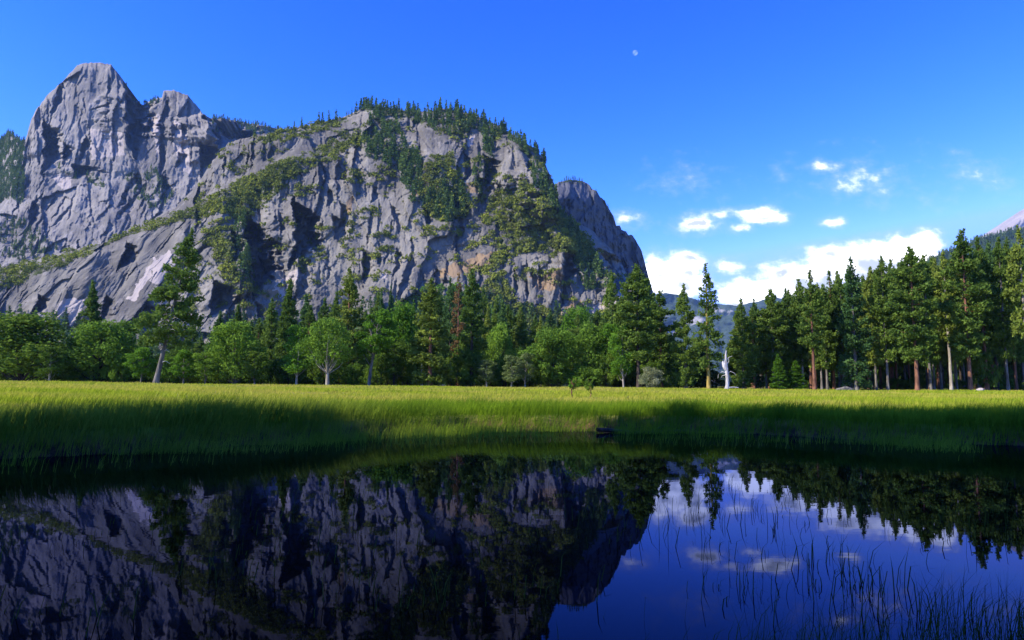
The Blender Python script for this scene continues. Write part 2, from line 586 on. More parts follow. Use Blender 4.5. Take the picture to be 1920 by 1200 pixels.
V_BRUSH = [
    [(-420, 590), (-100, 520), (0, 499), (100, 477), (200, 450), (290, 413), (370, 383), (430, 348), (500, 312), (548, 298), (560, 312), (500, 362), (440, 398), (400, 402), (330, 418), (240, 443), (150, 485), (60, 520), (0, 545), (-200, 600)],
    [(430, 372), (470, 332), (540, 300), (590, 278), (650, 255), (685, 246), (692, 262), (640, 290), (590, 312), (548, 340), (515, 365), (470, 400), (440, 420)],
    [(955, 350), (1000, 348), (1030, 378), (1060, 400), (1100, 436), (1115, 480), (1080, 472), (1050, 468), (990, 472), (930, 502), (915, 490), (950, 440), (905, 410), (930, 362)],
    [(1050, 420), (1085, 432), (1110, 470), (1125, 505), (1092, 505), (1062, 460)],
    [(800, 300), (850, 285), (870, 330), (880, 400), (840, 420), (795, 395), (785, 350)],
    [(560, 232), (640, 218), (660, 225), (600, 250), (540, 262), (480, 272), (470, 262)],
    [(930, 480), (960, 560), (1100, 600), (1190, 560), (1340, 735), (900, 735), (900, 560)],
    [(380, 430), (440, 420), (455, 560), (420, 520), (400, 470)],
]
V_CON = [
    [(688, 236), (700, 220), (742, 222), (762, 260), (772, 292), (795, 310), (785, 345), (770, 362), (748, 334), (728, 312), (700, 302), (680, 282), (676, 258)],
    [(672, 208), (690, 198), (762, 205), (832, 200), (900, 217), (952, 242), (1002, 278), (1025, 312), (988, 292), (940, 262), (900, 246), (860, 256), (820, 246), (760, 222), (700, 222)],
    [(768, 350), (800, 365), (850, 360), (885, 378), (888, 402), (850, 418), (800, 412), (776, 385)],
    [(985, 300), (1010, 320), (1040, 370), (1060, 410), (1092, 440), (1070, 450), (1030, 400), (1000, 350)],
    [(1050, 425), (1090, 440), (1120, 490), (1150, 540), (1100, 545), (1065, 470)],
    [(445, 400), (462, 420), (470, 500), (480, 560), (450, 520), (438, 450)],
    [(-420, 640), (60, 600), (300, 640), (480, 600), (620, 610), (760, 560), (900, 560), (1000, 590), (1200, 600), (1340, 740), (-420, 740)],
    [(880, 330), (905, 300), (920, 340), (900, 370)], [(905, 255), (930, 255), (930, 300), (905, 300)],
]
V_GREEN = [
    [(700, 660), (720, 605), (762, 568), (792, 545), (850, 532), (880, 545), (880, 660)], [(1062, 640), (1060, 590), (1085, 572), (1125, 590), (1140, 640)],
    [(900, 640), (905, 590), (930, 570), (950, 640)],
]
SOIL2 = [[(830, 505), (880, 485), (940, 470), (960, 482), (900, 505), (850, 520), (820, 520)], [(780, 350), (800, 305), (815, 310), (800, 345), (770, 372)],
         [(870, 345), (905, 340), (900, 362), (870, 362)], [(1030, 600), (1085, 560), (1100, 575), (1050, 620)], [(495, 545), (522, 545), (520, 560), (492, 560)],
         [(650, 380), (664, 365), (660, 392), (650, 405)], [(995, 520), (1056, 500), (1056, 540), (1010, 545)]]
PALE2 = [[(278, 525), (300, 478), (318, 470), (330, 490), (316, 520), (290, 530)], [(240, 560), (290, 480), (300, 485), (252, 565)],
         [(876, 262), (890, 255), (892, 272), (880, 276)], [(714, 510), (724, 508), (724, 524), (714, 524)], [(1105, 580), (1160, 545), (1175, 560), (1120, 600)],
         [(500, 555), (560, 500), (575, 510), (530, 560)], [(70, 640), (120, 560), (160, 560), (120, 650)]]


def depth2(x, y, tp):
    pm = .7
    d = 800 + .42 * (735 - y) + .0 * x
    # easing where the slope lies back: the brushy ramp and the top
    lx = np.array([p[0] for p in LEDGE], float)
    ly = np.interp(x, lx, [p[1] for p in LEDGE])
    d = d + np.where(x < 700, 26 * sstep(14, -14, y - ly), 0) * sstep(700, 560, x)
    d = d + 1.2 * np.maximum(0, 300 - y) * sstep(500, 650, x) * .5
    near_top = np.clip(1 - (y - tp) / 26.0, 0, 1)
    d = d + 26 * near_top ** 2
    # big buttresses
    d = d + 22 * fbm(x / 120, y / 260, 3, 3) + 10 * fbm(x / 60 + y / 150, y / 140, 3, 8)
    r1 = rockdepth(x, y, pm, 11, 0.0, 1.0, 1.6)
    r2 = rockdepth(x, y, pm, 61, .75, 1.0, 2.4, ((90, .7), (36, .45), (14, .35), (6, .3)), .45)
    r3 = rockdepth(x, y, pm, 91, 0.0, .8, 3.2, ((40, 1.0), (16, 1.1), (8, .9)), 1.0)
    m2 = sstep(440, 380, x) * sstep(330, 400, y)
    m3 = sstep(930, 970, x) * sstep(470, 500, y) * sstep(590, 570, y)
    # smoother slabs in the middle of the wall
    sm = np.exp(-((x - 720) / 110) ** 2 - ((y - 470) / 60) ** 2) + np.exp(-((x - 680) / 60) ** 2 - ((y - 400) / 35) ** 2)
    r = r1 * (1 - .5 * np.clip(sm, 0, 1))
    r = r * (1 - m2) + r2 * m2
    r = r * (1 - m3) + r3 * m3
    d = d + r * .8
    for i, (pts, wd, dp) in enumerate(SAWS2):
        cut(d, x, y, pts, wd * 1.25, dp * (2.1 if wd > 30 else 1.45), 400 + i)
    rk = np.random.default_rng(9)
    thin = lambda a, b: not (a < 420 and b > 380) or rk.random() < .3
    random_clefts(d, x, y, 100, -60, 1060, 210, 640, pm, 1500, lambda a, b: .75 if (a < 420 and b > 380) else .06, 5, 26, 120, thin)
    random_clefts(d, x, y, 260, -60, 1180, 210, 660, pm, 1800, lambda a, b: .75 if (a < 420 and b > 380) else .03, 1.8, 4.5, 60, thin, dep=1.3)
    random_clefts(d, x, y, 46, 880, 1120, 250, 580, pm, 2200, lambda a, b: 0.0, 3, 9, 50)
    # the wall turns away at its right end
    d = d + .9 * np.maximum(0, x - 1040 - .5 * (y - 420)) * sstep(560, 470, y)
    # talus foot
    d = d - 60 * sstep(600, 735, y)
    return d


def masks(polys, wob=7, seed=3):
    def f(x, y):
        a = np.zeros(x.shape)
        for i, p in enumerate(polys):
            a = np.maximum(a, polymask(x, y, p, wob, seed + i).astype(float))
        return a
    return f


def veg2(x, y):
    a = masks(V_BRUSH)(x, y) * .55 + masks(V_CON)(x, y) * .45
    a = a + .35 * sstep(.1, .5, fbm(x / 30, y / 16, 4, 77)) * sstep(340, 420, x)
    return a


mt2 = Relief('mountain', -420, 1340, 1260, 400, TOP2, 760, depth2, M['granite'], masks(PALE2), masks(SOIL2), veg2, seed=2,
             label='broad domed grey granite cliff with brushy ledges and a wooded crest')

# --- the spires behind it
TOP1 = [(-420, 300), (-200, 260), (0, 262), (18, 250), (40, 268), (48, 262), (58, 225), (68, 205), (90, 178), (118, 152), (132, 138), (145, 122), (155, 119),
        (180, 117), (208, 121), (215, 130), (235, 156), (250, 185), (268, 198), (280, 190), (292, 184), (304, 182), (307, 169), (325, 168), (340, 175),
        (352, 179), (370, 200), (380, 214), (395, 222), (430, 224), (470, 232), (530, 243), (560, 248), (640, 262)]
SAWS1 = [
    ([(230, 150), (234, 200), (236, 250), (247, 296)], 32, 70), ([(82, 228), (82, 270), (80, 325)], 24, 40), ([(118, 268), (118, 308)], 13, 18),
    ([(161, 255), (152, 280), (146, 302)], 9, 14), ([(136, 312), (140, 330)], 36, 26), ([(280, 212), (276, 235), (268, 252)], 9, 16),
    ([(323, 220), (322, 268)], 6, 10), ([(340, 232), (343, 258)], 6, 10), ([(372, 270), (376, 300), (374, 316)], 28, 34),
    ([(383, 214), (398, 250), (412, 278)], 70, 120), ([(333, 288), (330, 312)], 12, 14), ([(40, 262), (30, 320), (15, 360)], -40, 0),
    ([(250, 330), (262, 370)], 16, 16), ([(300, 330), (304, 360)], 14, 14), ([(60, 380), (50, 420)], 16, 16), ([(118, 145), (100, 190), (94, 220)], 10, 12),
    ([(368, 216), (370, 232)], 9, 10), ([(200, 195), (170, 205)], 8, 4),
]


def depth1(x, y, tp):
    pm = 1.4
    d = 1750 + .5 * (600 - y)
    d = d + 1.9 * np.maximum(0, y - 330) * -0.35
    near_top = np.clip(1 - (y - tp) / 14.0, 0, 1)
    d = d + 22 * near_top ** 2
    d = d + 26 * fbm(x / 90, y / 200, 3, 33)
    ra = rockdepth(x, y, pm, 131, 0.1, .8, 3.0, ((70, .6), (30, .45), (13, .45), (6, .5)), .6)
    rb = rockdepth(x, y, pm, 171, .2, .9, 1.6, ((60, .7), (26, .55), (11, .55), (5, .6)), .85)
    m = sstep(290, 340, y)
    d = d + (ra * (1 - m) + rb * m) * .75
    for i, (pts, wd, dp) in enumerate(SAWS1):
        if dp:
            cut(d, x, y, pts, wd * 1.3, dp * 2.0, 500 + i)
    random_clefts(d, x, y, 46, 30, 420, 130, 330, pm, 2500, lambda a, b: .06, 3, 13, 90)
    random_clefts(d, x, y, 60, 10, 360, 330, 480, pm, 2600, lambda a, b: .5, 4, 14, 50)
    random_clefts(d, x, y, 70, 10, 420, 130, 480, pm, 2700, lambda a, b: .06, 1.6, 3.4, 40, dep=1.2)
    d = d + 7.0 * np.maximum(0, 44 - x - .25 * (y - 262)) * sstep(430, 330, y) * .8
    # the wooded ridge running back to the right of the spires
    d = d + 5.0 * np.maximum(0, x - 415)
    return d


V1 = [[(-420, 240), (0, 240), (45, 250), (40, 330), (10, 380), (-420, 420)], [(400, 210), (640, 240), (640, 300), (560, 262), (470, 240)],
      [(230, 325), (290, 318), (330, 360), (300, 400), (250, 370)], [(0, 400), (60, 420), (110, 470), (30, 500), (0, 480)], [(110, 315), (170, 320), (200, 350), (140, 340)]]
P1 = [[(98, 335), (105, 325), (132, 325), (134, 352), (120, 356)], [(62, 218), (74, 205), (72, 228)], [(282, 215), (300, 215), (298, 300), (285, 250)], [(325, 222), (352, 255), (360, 330), (345, 320), (322, 265)],
      [(170, 240), (230, 250), (235, 290), (170, 300)]]
mt1 = Relief('mountain', -420, 640, 720, 380, TOP1, 620, depth1, M['spire_rock'], masks(P1, 4), None, lambda x, y: .38 * masks(V1)(x, y) + .35 * sstep(.15, .5, fbm(x / 22, y / 12, 4, 78)) * sstep(300, 340, y), seed=4,
             label='pair of tall bare granite spires rising behind the brushy ramp')

# --- the shadowed cliff beyond the dome's right flank
TOP3 = [(960, 430), (1000, 400), (1035, 350), (1050, 340), (1075, 336), (1093, 340), (1104, 346), (1110, 355), (1119, 358), (1125, 370), (1134, 376), (1140, 390), (1150, 405), (1156, 424), (1162, 421), (1166, 431), (1174, 433), (1178, 441), (1185, 440), (1192, 450),
        (1202, 468), (1210, 495), (1218, 525), (1226, 552), (1245, 605), (1300, 735)]


def depth3(x, y, tp):
    d = 1380 + 2.9 * (x - 1050) * 1.15 + .25 * (735 - y)
    d = d + 160 * np.clip(1 - (y - tp) / 34.0, 0, 1) ** 1.5 * sstep(1130, 1090, x)
    d = d + rockdepth(x, y, 1.15, 231, 0.0, .7, 3.5, ((34, .9), (14, 1.1), (7, 1.1)), 1.4) * 1.9
    for i, (pts, wd, dp) in enumerate([([(1072, 352), (1078, 380)], 10, 20), ([(1130, 372), (1136, 430)], 8, 14), ([(1150, 420), (1156, 460)], 8, 12), ([(1176, 445), (1190, 500)], 8, 10)]):
        cut(d, x, y, pts, wd, dp, 600 + i)
    random_clefts(d, x, y, 50, 1050, 1230, 360, 560, 1.15, 2900, lambda a, b: -.15, 2.5, 10, 70)
    return d


mt3 = Relief('mountain', 960, 1300, 260, 230, TOP3, 745, depth3, M['shade_toned_rock'], None, None, lambda x, y: masks([[(1060, 330), (1100, 335), (1100, 346), (1060, 346)]], 3)(x, y) * .5, seed=6, label='steep shadowed blue-grey cliff behind the dome above the pines')


# --- far hills in the gap, and the pale dome with its ridge
def forest_mat(name, forest, stone, thr, scale):
    mt, t, out = newmat(name)
    co = t.n('ShaderNodeTexCoord').outputs['Object']
    n1 = t.noise(t.mapping(co, (1, 1, 1.6)), scale, 7, .65)
    n2 = t.noise(co, scale * 14, 4, .7)
    c = t.mix(t.ramp(n2.outputs[0], .35, .65), rgb(*[q * .55 for q in forest]), rgb(*forest))
    c = t.mix(t.ramp(n1.outputs[0], thr, thr + .08), c, rgb(*stone))
    t.put(out.inputs[0], pbsdf(t, c, .95, .05).outputs[0])
    return mt


M['far_forest'] = forest_mat('far_forest', (.05, .075, .05), (.29, .275, .265), .55, .0022)
M['ridge_forest'] = forest_mat('ridge_forest', (.04, .06, .03), (.2, .18, .17), .56, .008)
M['pale_dome'] = rock_mat('pale_dome_granite', (.42, .37, .33), (.29, .26, .25), (.52, .46, .4), .3)


def depth4(x, y, tp):
    return 6300 + 5.0 * (735 - y) + 260 * fbm(x / 70, y / 60, 5, 41, .55) + 60 * ridged(x / 22, y / 20, 4, 43)


TOP4 = [(860, 566), (1200, 557), (1240, 549), (1262, 551), (1285, 555), (1330, 568), (1380, 573), (1420, 565), (1450, 557), (1480, 561), (1520, 574), (1600, 596), (1900, 610), (2500, 640)]
mt4 = Relief('hills', 860, 2300, 380, 90, TOP4, 745, depth4, M['far_forest'], seed=8, back=120, topwob=1.2, label='hazy blue wooded hills with pale rock patches in the valley gap')


def depth5(x, y, tp):
    return 2300 + 2.2 * (735 - y) + 40 * fbm(x / 60, y / 60, 4, 51) + 10 * fbm(x / 9, y / 9, 3, 52)


TOP5 = [(1480, 640), (1560, 590), (1640, 548), (1700, 512), (1745, 486), (1780, 470), (1830, 450), (1872, 438), (1920, 430), (2100, 400), (2500, 370)]
mt5 = Relief('hills', 1480, 2400, 420, 130, TOP5, 745, depth5, M['ridge_forest'], seed=9, back=40, topwob=1.5, label='dark wooded ridge behind the tallest pines below the pale dome')


def depth6(x, y, tp):
    return 4600 + 3.0 * (735 - y) + 110 * fbm(x / 60 + y / 60, y / 60, 4, 55) + 60 * ridged(x / 30 + y / 40, y / 70, 4, 57) + 500 * np.clip(1 - (y - tp) / 20, 0, 1) ** 2


TOP6 = [(1780, 560), (1840, 480), (1866, 445), (1875, 430), (1885, 417), (1900, 404), (1920, 391), (1960, 370), (2020, 360), (2080, 380), (2150, 440), (2300, 560)]
mt6 = Relief('mountain', 1780, 2300, 330, 150, TOP6, 745, depth6, M['pale_dome'], seed=10, back=60, topwob=.8, label='pale pinkish bare granite dome showing above the ridge')

# ---------------------------------------------------------------- ground, pond, water
BANK = interp([(-60, -30), (-24, -6), (-20.5, 2), (-18, 8), (-15.5, 12), (-12, 15), (-9, 17), (-6, 20), (-4, 23), (-2, 24.6), (0, 24.8), (3, 24.6), (6, 24.3), (8, 23.2), (10, 21), (12, 19), (15, 17.6), (20, 16.5), (30, 15), (60, 12)])
NEAR = interp([(-60, 3), (-21, 3), (-8, 1.6), (0, 2.0), (2.0, 2.3), (4, 2.6), (8, 2.6), (60, 1)])


def bank_y(x):
    return BANK(x) + .5 * fbm(x / 2.2, x * 0 + 3, 3, 21) + .22 * fbm(x / .6, x * 0 + 7, 2, 22)


def far_z(x, y):
    yb = 719 + 13.0 * np.clip((960 + F * x / np.maximum(y, 20.0)) / 1920, -.4, 1.4)
    return EYE + (724 - yb) / F * 155.0


def ground_z(x, y):
    x = np.asarray(x, float)
    y = np.asarray(y, float)
    by = bank_y(x)
    ny_ = NEAR(x) + .25 * fbm(x / 1.1, x * 0 + 1, 2, 23)
    s = np.minimum(by - y, y - ny_)                      # inside the pond > 0
    edge = y - by
    far = far_z(x, y)
    t = np.clip((y - by) / 125.0, 0, 1)
    mead = .5 + (far - .5 - .12) * t ** .8 + .10 * fbm(x / 7, y / 9, 3, 24) * np.clip(edge / 4, 0, 1) + .2 * fbm(x / 16, y / 25, 3, 25) * t
    beyond = far - .12 + np.clip(y - 150, 0, 100) * .004
    land_far = np.where(y > by + 125, beyond, mead)
    rise = sstep(0.0, 1.1, edge) ** .7
    zf = land_far * rise - .03 * (1 - rise)
    zn = .18 * sstep(0, .8, ny_ - y) + .02 * np.clip(ny_ - y, 0, 40)
    z = np.where(edge > 0, zf, np.where(y < ny_, zn - .02, -.04 - .5 * sstep(0, 2.5, s)))
    z = np.where(y > 300, np.minimum(z, 2.0) - .0 * y, z)
    return z


def axis(parts):
    out = []
    for a, b, st in parts:
        out.append(np.arange(a, b, st))
    return np.concatenate(out)


gx = axis([(-9000, -1000, 800), (-1000, -200, 80), (-200, -45, 5), (-45, 45, .3), (45, 200, 5), (200, 1000, 80), (1000, 9001, 800)])
gy = axis([(-400, -40, 40), (-40, 0, 2), (0, 34, .25), (34, 60, 1), (60, 200, 4), (200, 1000, 50), (1000, 9501, 500)])
GX, GY = np.meshgrid(gx, gy)
GZ = ground_z(GX, GY)
idx = np.arange(GX.size).reshape(GX.shape)
Q = np.stack([idx[:-1, :-1], idx[:-1, 1:], idx[1:, 1:], idx[1:, :-1]], -1).reshape(-1, 4)

mt, t, out = newmat('meadow_soil')
co = t.n('ShaderNodeTexCoord').outputs['Object']
gz_ = t.n('ShaderNodeSeparateXYZ')
t.put(gz_.inputs[0], co)
n1 = t.noise(t.mapping(co, (.35, 1, 1)), .12, 5, .6)
n2 = t.noise(co, 2.5, 5, .7)
c = t.mix(t.ramp(n1.outputs[0], .4, .62), rgb(.17, .22, .025), rgb(.28, .25, .06))
c = t.mix(t.m('MULTIPLY', t.ramp(n2.outputs[0], .4, .7), .5), c, rgb(.05, .06, .012))
c = t.mix(t.ramp(gz_.outputs[2], .5, .16), c, t.mix(t.ramp(n2.outputs[0], .42, .62), rgb(.035, .026, .015), rgb(.13, .07, .035)))
c = t.mix(t.ramp(gz_.outputs[2], .04, -.05), c, rgb(.006, .006, .004))
t.put(out.inputs[0], pbsdf(t, c, .95, .1).outputs[0])
M['soil'] = mt
g_o = link('ground', make_mesh('ground', np.stack([GX, GY, GZ], -1).reshape(-1, 3), Q, [mt], smooth=True))
tag(g_o, 'green and golden grassy meadow floor around the pond', None, None, 'structure')

mt, t, out = newmat('pond_water')
co = t.n('ShaderNodeTexCoord').outputs['Object']
nA = t.noise(t.mapping(co, (.5, 1.0, 1)), 3.0, 3, .5)
nB = t.noise(co, .35, 2, .5)
bmp = t.n('ShaderNodeBump')
bmp.inputs['Strength'].default_value = .06
bmp.inputs['Distance'].default_value = .012
t.put(bmp.inputs['Height'], t.m('MULTIPLY', nA.outputs[0], t.ramp(nB.outputs[0], .35, .65)))
fr = t.n('ShaderNodeFresnel')
fr.inputs['IOR'].default_value = 1.145
t.put(fr.inputs['Normal'], bmp.outputs[0])
gl = t.n('ShaderNodeBsdfGlossy')
gl.inputs['Color'].default_value = (.44, .52, .95, 1)
gl.inputs['Roughness'].default_value = .012
t.put(gl.inputs['Normal'], bmp.outputs[0])
df = t.n('ShaderNodeBsdfDiffuse')
df.inputs[0].default_value = (.0003, .0004, .0004, 1)
mxw = t.n('ShaderNodeMixShader')
t.put(mxw.inputs[0], fr.outputs[0])
t.put(mxw.inputs[1], df.outputs[0])
t.put(mxw.inputs[2], gl.outputs[0])
t.put(out.inputs[0], mxw.outputs[0])
M['water'] = mt
wx = np.array([-60, 60.0])
wv = np.array([(-60, -6, 0), (60, -6, 0), (60, 30, 0), (-60, 30, 0)], float)
w_o = link('water', make_mesh('water', wv, np.array([[0, 1, 2, 3]]), [mt]))
tag(w_o, 'still dark pond reflecting the cliff, pines and blue sky', None, None, 'structure')


# ---------------------------------------------------------------- grass
rng = np.random.default_rng(7)


def blades(px, py, pz, h, wd, lean, seed=1, bent=0.0):
    """n bent grass blades: a quad and a tip triangle each"""
    r = np.random.default_rng(seed)
    n = len(px)
    az = r.uniform(0, 2 * np.pi, n)
    la = np.arctan2(r.normal(.25, .7, n), r.normal(.75, .7, n))       # mostly leaning to +x
    ln = lean * h * r.uniform(.3, 1.3, n)
    wx_, wy_ = np.cos(az) * wd / 2, np.sin(az) * wd / 2
    lx, ly = np.cos(la) * ln, np.sin(la) * ln
    b = np.stack([px, py, pz], -1)
    V = np.empty((n, 5, 3))
    V[:, 0] = b + np.stack([-wx_, -wy_, wx_ * 0], -1)
    V[:, 1] = b + np.stack([wx_, wy_, wx_ * 0], -1)
    mid = b + np.stack([lx * .35, ly * .35, h * .6], -1)
    V[:, 2] = mid + np.stack([wx_, wy_, wx_ * 0], -1) * .75
    V[:, 3] = mid - np.stack([wx_, wy_, wx_ * 0], -1) * .75
    dz = h * (1 - bent * r.random(n))
    V[:, 4] = b + np.stack([lx, ly, dz], -1)
    base = (np.arange(n) * 5)[:, None]
    return V.reshape(-1, 3), [base + np.array([[0, 1, 2, 3]]), base + np.array([[3, 2, 4]])]


def grass_mat(name, c1, c2, tan, trans=.45, tan_amt=1.0):
    mt, t, out = newmat(name)
    co = t.n('ShaderNodeTexCoord').outputs['Object']
    s3 = t.n('ShaderNodeSeparateXYZ')
    t.put(s3.inputs[0], co)
    n1 = t.noise(t.mapping(co, (.3, 1, 0)), .16, 4, .6)
    n2 = t.noise(co, 3.2, 3, .7)
    n3 = t.noise(t.mapping(co, (.22, .7, 0), loc=(3, 5, 0)), .09, 4, .6)
    n4 = t.noise(t.mapping(co, (.6, 1, 0)), .55, 4, .65)
    c = t.mix(t.ramp(n2.outputs[0], .3, .7), rgb(*c1), rgb(*c2))
    c = t.mix(t.m('MULTIPLY', t.ramp(n4.outputs[0], .5, .62), .6), c, rgb(c1[0] * .55, c1[1] * .75, c1[2] * .8))
    tn = t.m('MULTIPLY', t.ramp(t.m('ADD', n3.outputs[0], t.m('MULTIPLY', t.m('SUBTRACT', n1.outputs[0], .5), .6)), .40, .58), tan_amt)
    c = t.mix(t.m('MULTIPLY', tn, t.ramp(n2.outputs[0], .2, .65)), c, rgb(*tan))
    d = t.n('ShaderNodeBsdfDiffuse')
    t.put(d.inputs[0], c)
    tr = t.n('ShaderNodeBsdfTranslucent')
    t.put(tr.inputs[0], c)
    mx = t.n('ShaderNodeMixShader')
    mx.inputs[0].default_value = trans
    t.put(mx.inputs[1], d.outputs[0])
    t.put(mx.inputs[2], tr.outputs[0])
    t.put(out.inputs[0], mx.outputs[0])
    return mt


M['grass'] = grass_mat('meadow_grass', (.24, .32, .018), (.4, .46, .035), (.56, .43, .1), .45, .72)
M['bank_grass'] = grass_mat('bank_grass', (.11, .2, .012), (.22, .34, .02), (.34, .3, .07), .45, .35)
M['reed'] = grass_mat('reed_blades', (.03, .06, .008), (.07, .11, .015), (.12, .1, .03), .35, .3)


def scatter(n, x0, x1, y0, y1, r):
    return r.uniform(x0, x1, n), r.uniform(y0, y1, n)


VS, FS, off = [], [], 0


def add_blades(px, py, h, wd, lean, seed, bent=0.0, pz=None):
    global off
    if pz is None:
        pz = ground_z(px, py) - .02
    V, fs = blades(px, py, pz, h, wd, lean, seed, bent)
    VS.append(V)
    FS.append([f + off for f in fs])
    off += len(V)


def flush(name, mat, label, kind='stuff', cat=None):
    global VS, FS, off
    V = np.concatenate(VS)
    q = np.concatenate([f[0] for f in FS])
    tr = np.concatenate([f[1] for f in FS])
    o = link(name, make_mesh(name, V, [q, tr], [mat]))
    tag(o, label, cat, None, kind)
    VS, FS, off = [], [], 0
    return o


# tall grass on the far bank
n = 120000
px = rng.uniform(-27, 27, n)
e = rng.gamma(1.5, 2.2, n)
py = bank_y(px) + e - .15
clump = .62 + .5 * fbm(px / 1.6, py / 1.6, 3, 61) + .25 * fbm(px / .5, py / .5, 2, 62)
keep = (np.abs(px) < .80 * py + 3) & (rng.random(n) < np.clip(clump + .35, .2, 1))
px, py, e, clump = px[keep], py[keep], e[keep], clump[keep]
left = sstep(2, -8, px)
h = (.3 + .4 * clump + .1 * left) * rng.uniform(.6, 1.2, len(px)) * (.45 + .55 * sstep(-.15, .9, e)) * (1 - .35 * sstep(4, 9, e))
add_blades(px, py, h, rng.uniform(.008, .017, len(px)), .5, 11)
flush('bank_grass', M['bank_grass'], 'tall shaggy green grass along the far edge of the pond', cat=None)

# meadow grass
n = 150000
py = 20 + 55 * rng.random(n) ** 1.5
px = rng.uniform(-1, 1, n) * (.82 * py + 4)
k = py > bank_y(px) + 3
px, py = px[k], py[k]
cl = 1 + .75 * fbm(px / 5, py / 3, 3, 63) + .4 * fbm(px / 1.3, py / 1.1, 2, 68)
add_blades(px, py, .24 * cl * rng.uniform(.6, 1.3, len(px)), rng.uniform(.012, .026, len(px)) * (1 + py / 60), .55, 12)
n = 130000
py = 60 + 100 * rng.random(n) ** 1.15
px = rng.uniform(-1, 1, n) * (.82 * py + 4)
cl = 1 + .9 * fbm(px / 9, py / 6, 3, 64) + .5 * fbm(px / 2.5, py / 3, 2, 69)
add_blades(px, py, .22 * cl * rng.uniform(.6, 1.3, len(px)), rng.uniform(.05, .11, len(px)), .5, 13)
flush('grass', M['grass'], 'sunlit yellow-green meadow grass stretching to the trees')

# light grass standing in the water before the far bank
n = 20000
px = rng.uniform(-14, 16, n)
d = rng.gamma(1.6, 1.1, n)
py = bank_y(px) - d
dens_ = fbm(px / 2.2, py / 1.3, 3, 65) + .75 * np.exp(-((px + 2.5) / 4.0) ** 2) * (d < 6) + .08
k = (dens_ > .22 + .12 * rng.random(n)) & (py > NEAR(px) + 4)
px, py = px[k], py[k]
add_blades(px, py, rng.uniform(.22, .62, len(px)), rng.uniform(.007, .013, len(px)), .45, 14, .25, pz=np.full(len(px), -.08))
flush('emergent_grass', M['bank_grass'], 'thin light green grass blades standing in the shallow water')

# dark reeds close to the viewpoint
n = 13000
px = rng.uniform(-4.6, 5.2, n)
py = rng.uniform(2.4, 4.9, n)
prof = np.interp(px / py, [-.8, -.5, -.2, .05, .2, .45, .6, .8], [.25, .3, .12, .12, .4, .85, 1.0, 1.0])
k = (rng.random(n) < prof * (.5 + .7 * sstep(-.2, .4, fbm(px / .35, py / .35, 3, 66)))) & (py < 3.9 + .9 * prof)
px, py = px[k], py[k]
pr = prof[k]
add_blades(px, py, (.16 + .3 * pr) * rng.uniform(.5, 1.3, len(px)), rng.uniform(.003, .0065, len(px)), .5, 15, .35, pz=np.full(len(px), -.1))
n = 3000                                                                # sparse stems further out
py = rng.uniform(4.5, 11.5, n)
px = py * np.where(rng.random(n) < .6, rng.uniform(.2, .78, n), rng.uniform(-.78, .2, n))
cl = fbm(px / .9, py / .9, 3, 67)
k = (rng.random(n) < np.clip(.35 + 1.6 * cl, .04, 1)) & (py < bank_y(px) - 1.5)
px, py = px[k], py[k]
add_blades(px, py, rng.uniform(.12, .5, len(px)), rng.uniform(.006, .010, len(px)), .35, 16, .5, pz=np.full(len(px), -.1))
flush('reeds', M['reed'], 'dark thin reeds and sedge blades rising from the near water')

# ---------------------------------------------------------------- trees
def tube(pts, rad, sides=7, seed=0):
    """tapered tube along a polyline"""
    P = np.asarray(pts, float)
    n = len(P)
    tg = np.gradient(P, axis=0)
    tg /= np.linalg.norm(tg, axis=1)[:, None] + 1e-9
    ref = np.where(np.abs(tg[:, 2:3]) > .8, np.array([[1.0, 0, 0]]), np.array([[0, 0, 1.0]]))
    a = np.cross(tg, ref)
    a /= np.linalg.norm(a, axis=1)[:, None] + 1e-9
    b = np.cross(tg, a)
    ang = np.linspace(0, 2 * np.pi, sides, endpoint=False)
    ring = np.cos(ang)[None, :, None] * a[:, None] + np.sin(ang)[None, :, None] * b[:, None]
    r = np.asarray(rad, float)[:, None, None]
    V = (P[:, None] + ring * r).reshape(-1, 3)
    i = np.arange(n - 1)[:, None] * sides
    j = np.arange(sides)[None, :]
    j2 = (j + 1) % sides
    Q = np.stack([i + j, i + j2, i + sides + j2, i + sides + j], -1).reshape(-1, 4)
    return V, Q


class MB:
    def __init__(s):
        s.V, s.Q, s.T, s.n = [], [], [], 0

    def add(s, V, Q=None, Tr=None):
        s.V.append(V)
        if Q is not None:
            s.Q.append(np.asarray(Q) + s.n)
        if Tr is not None:
            s.T.append(np.asarray(Tr) + s.n)
        s.n += len(V)

    def mesh(s, name, mat, smooth=False):
        fs = []
        if s.Q:
            fs.append(np.concatenate(s.Q))
        if s.T:
            fs.append(np.concatenate(s.T))
        return make_mesh(name, np.concatenate(s.V), fs, [mat], smooth=smooth)


def tri_cards(C, size, r, up=.35, along=None, aspect=.36):
    """a thin triangle pointing away from each centre"""
    n = len(C)
    d = r.normal(size=(n, 3))
    d[:, 2] += up
    if along is not None:
        d += along
    d /= np.linalg.norm(d, axis=1)[:, None]
    s = r.normal(size=(n, 3))
    s = np.cross(d, s)
    s /= np.linalg.norm(s, axis=1)[:, None] + 1e-9
    sz = (size * r.uniform(.6, 1.3, n))[:, None]
    V = np.empty((n, 3, 3))
    V[:, 0] = C - s * sz * aspect - d * sz * .3
    V[:, 1] = C + s * sz * aspect - d * sz * .3
    V[:, 2] = C + d * sz * .8
    return V.reshape(-1, 3), np.arange(3 * n).reshape(-1, 3)


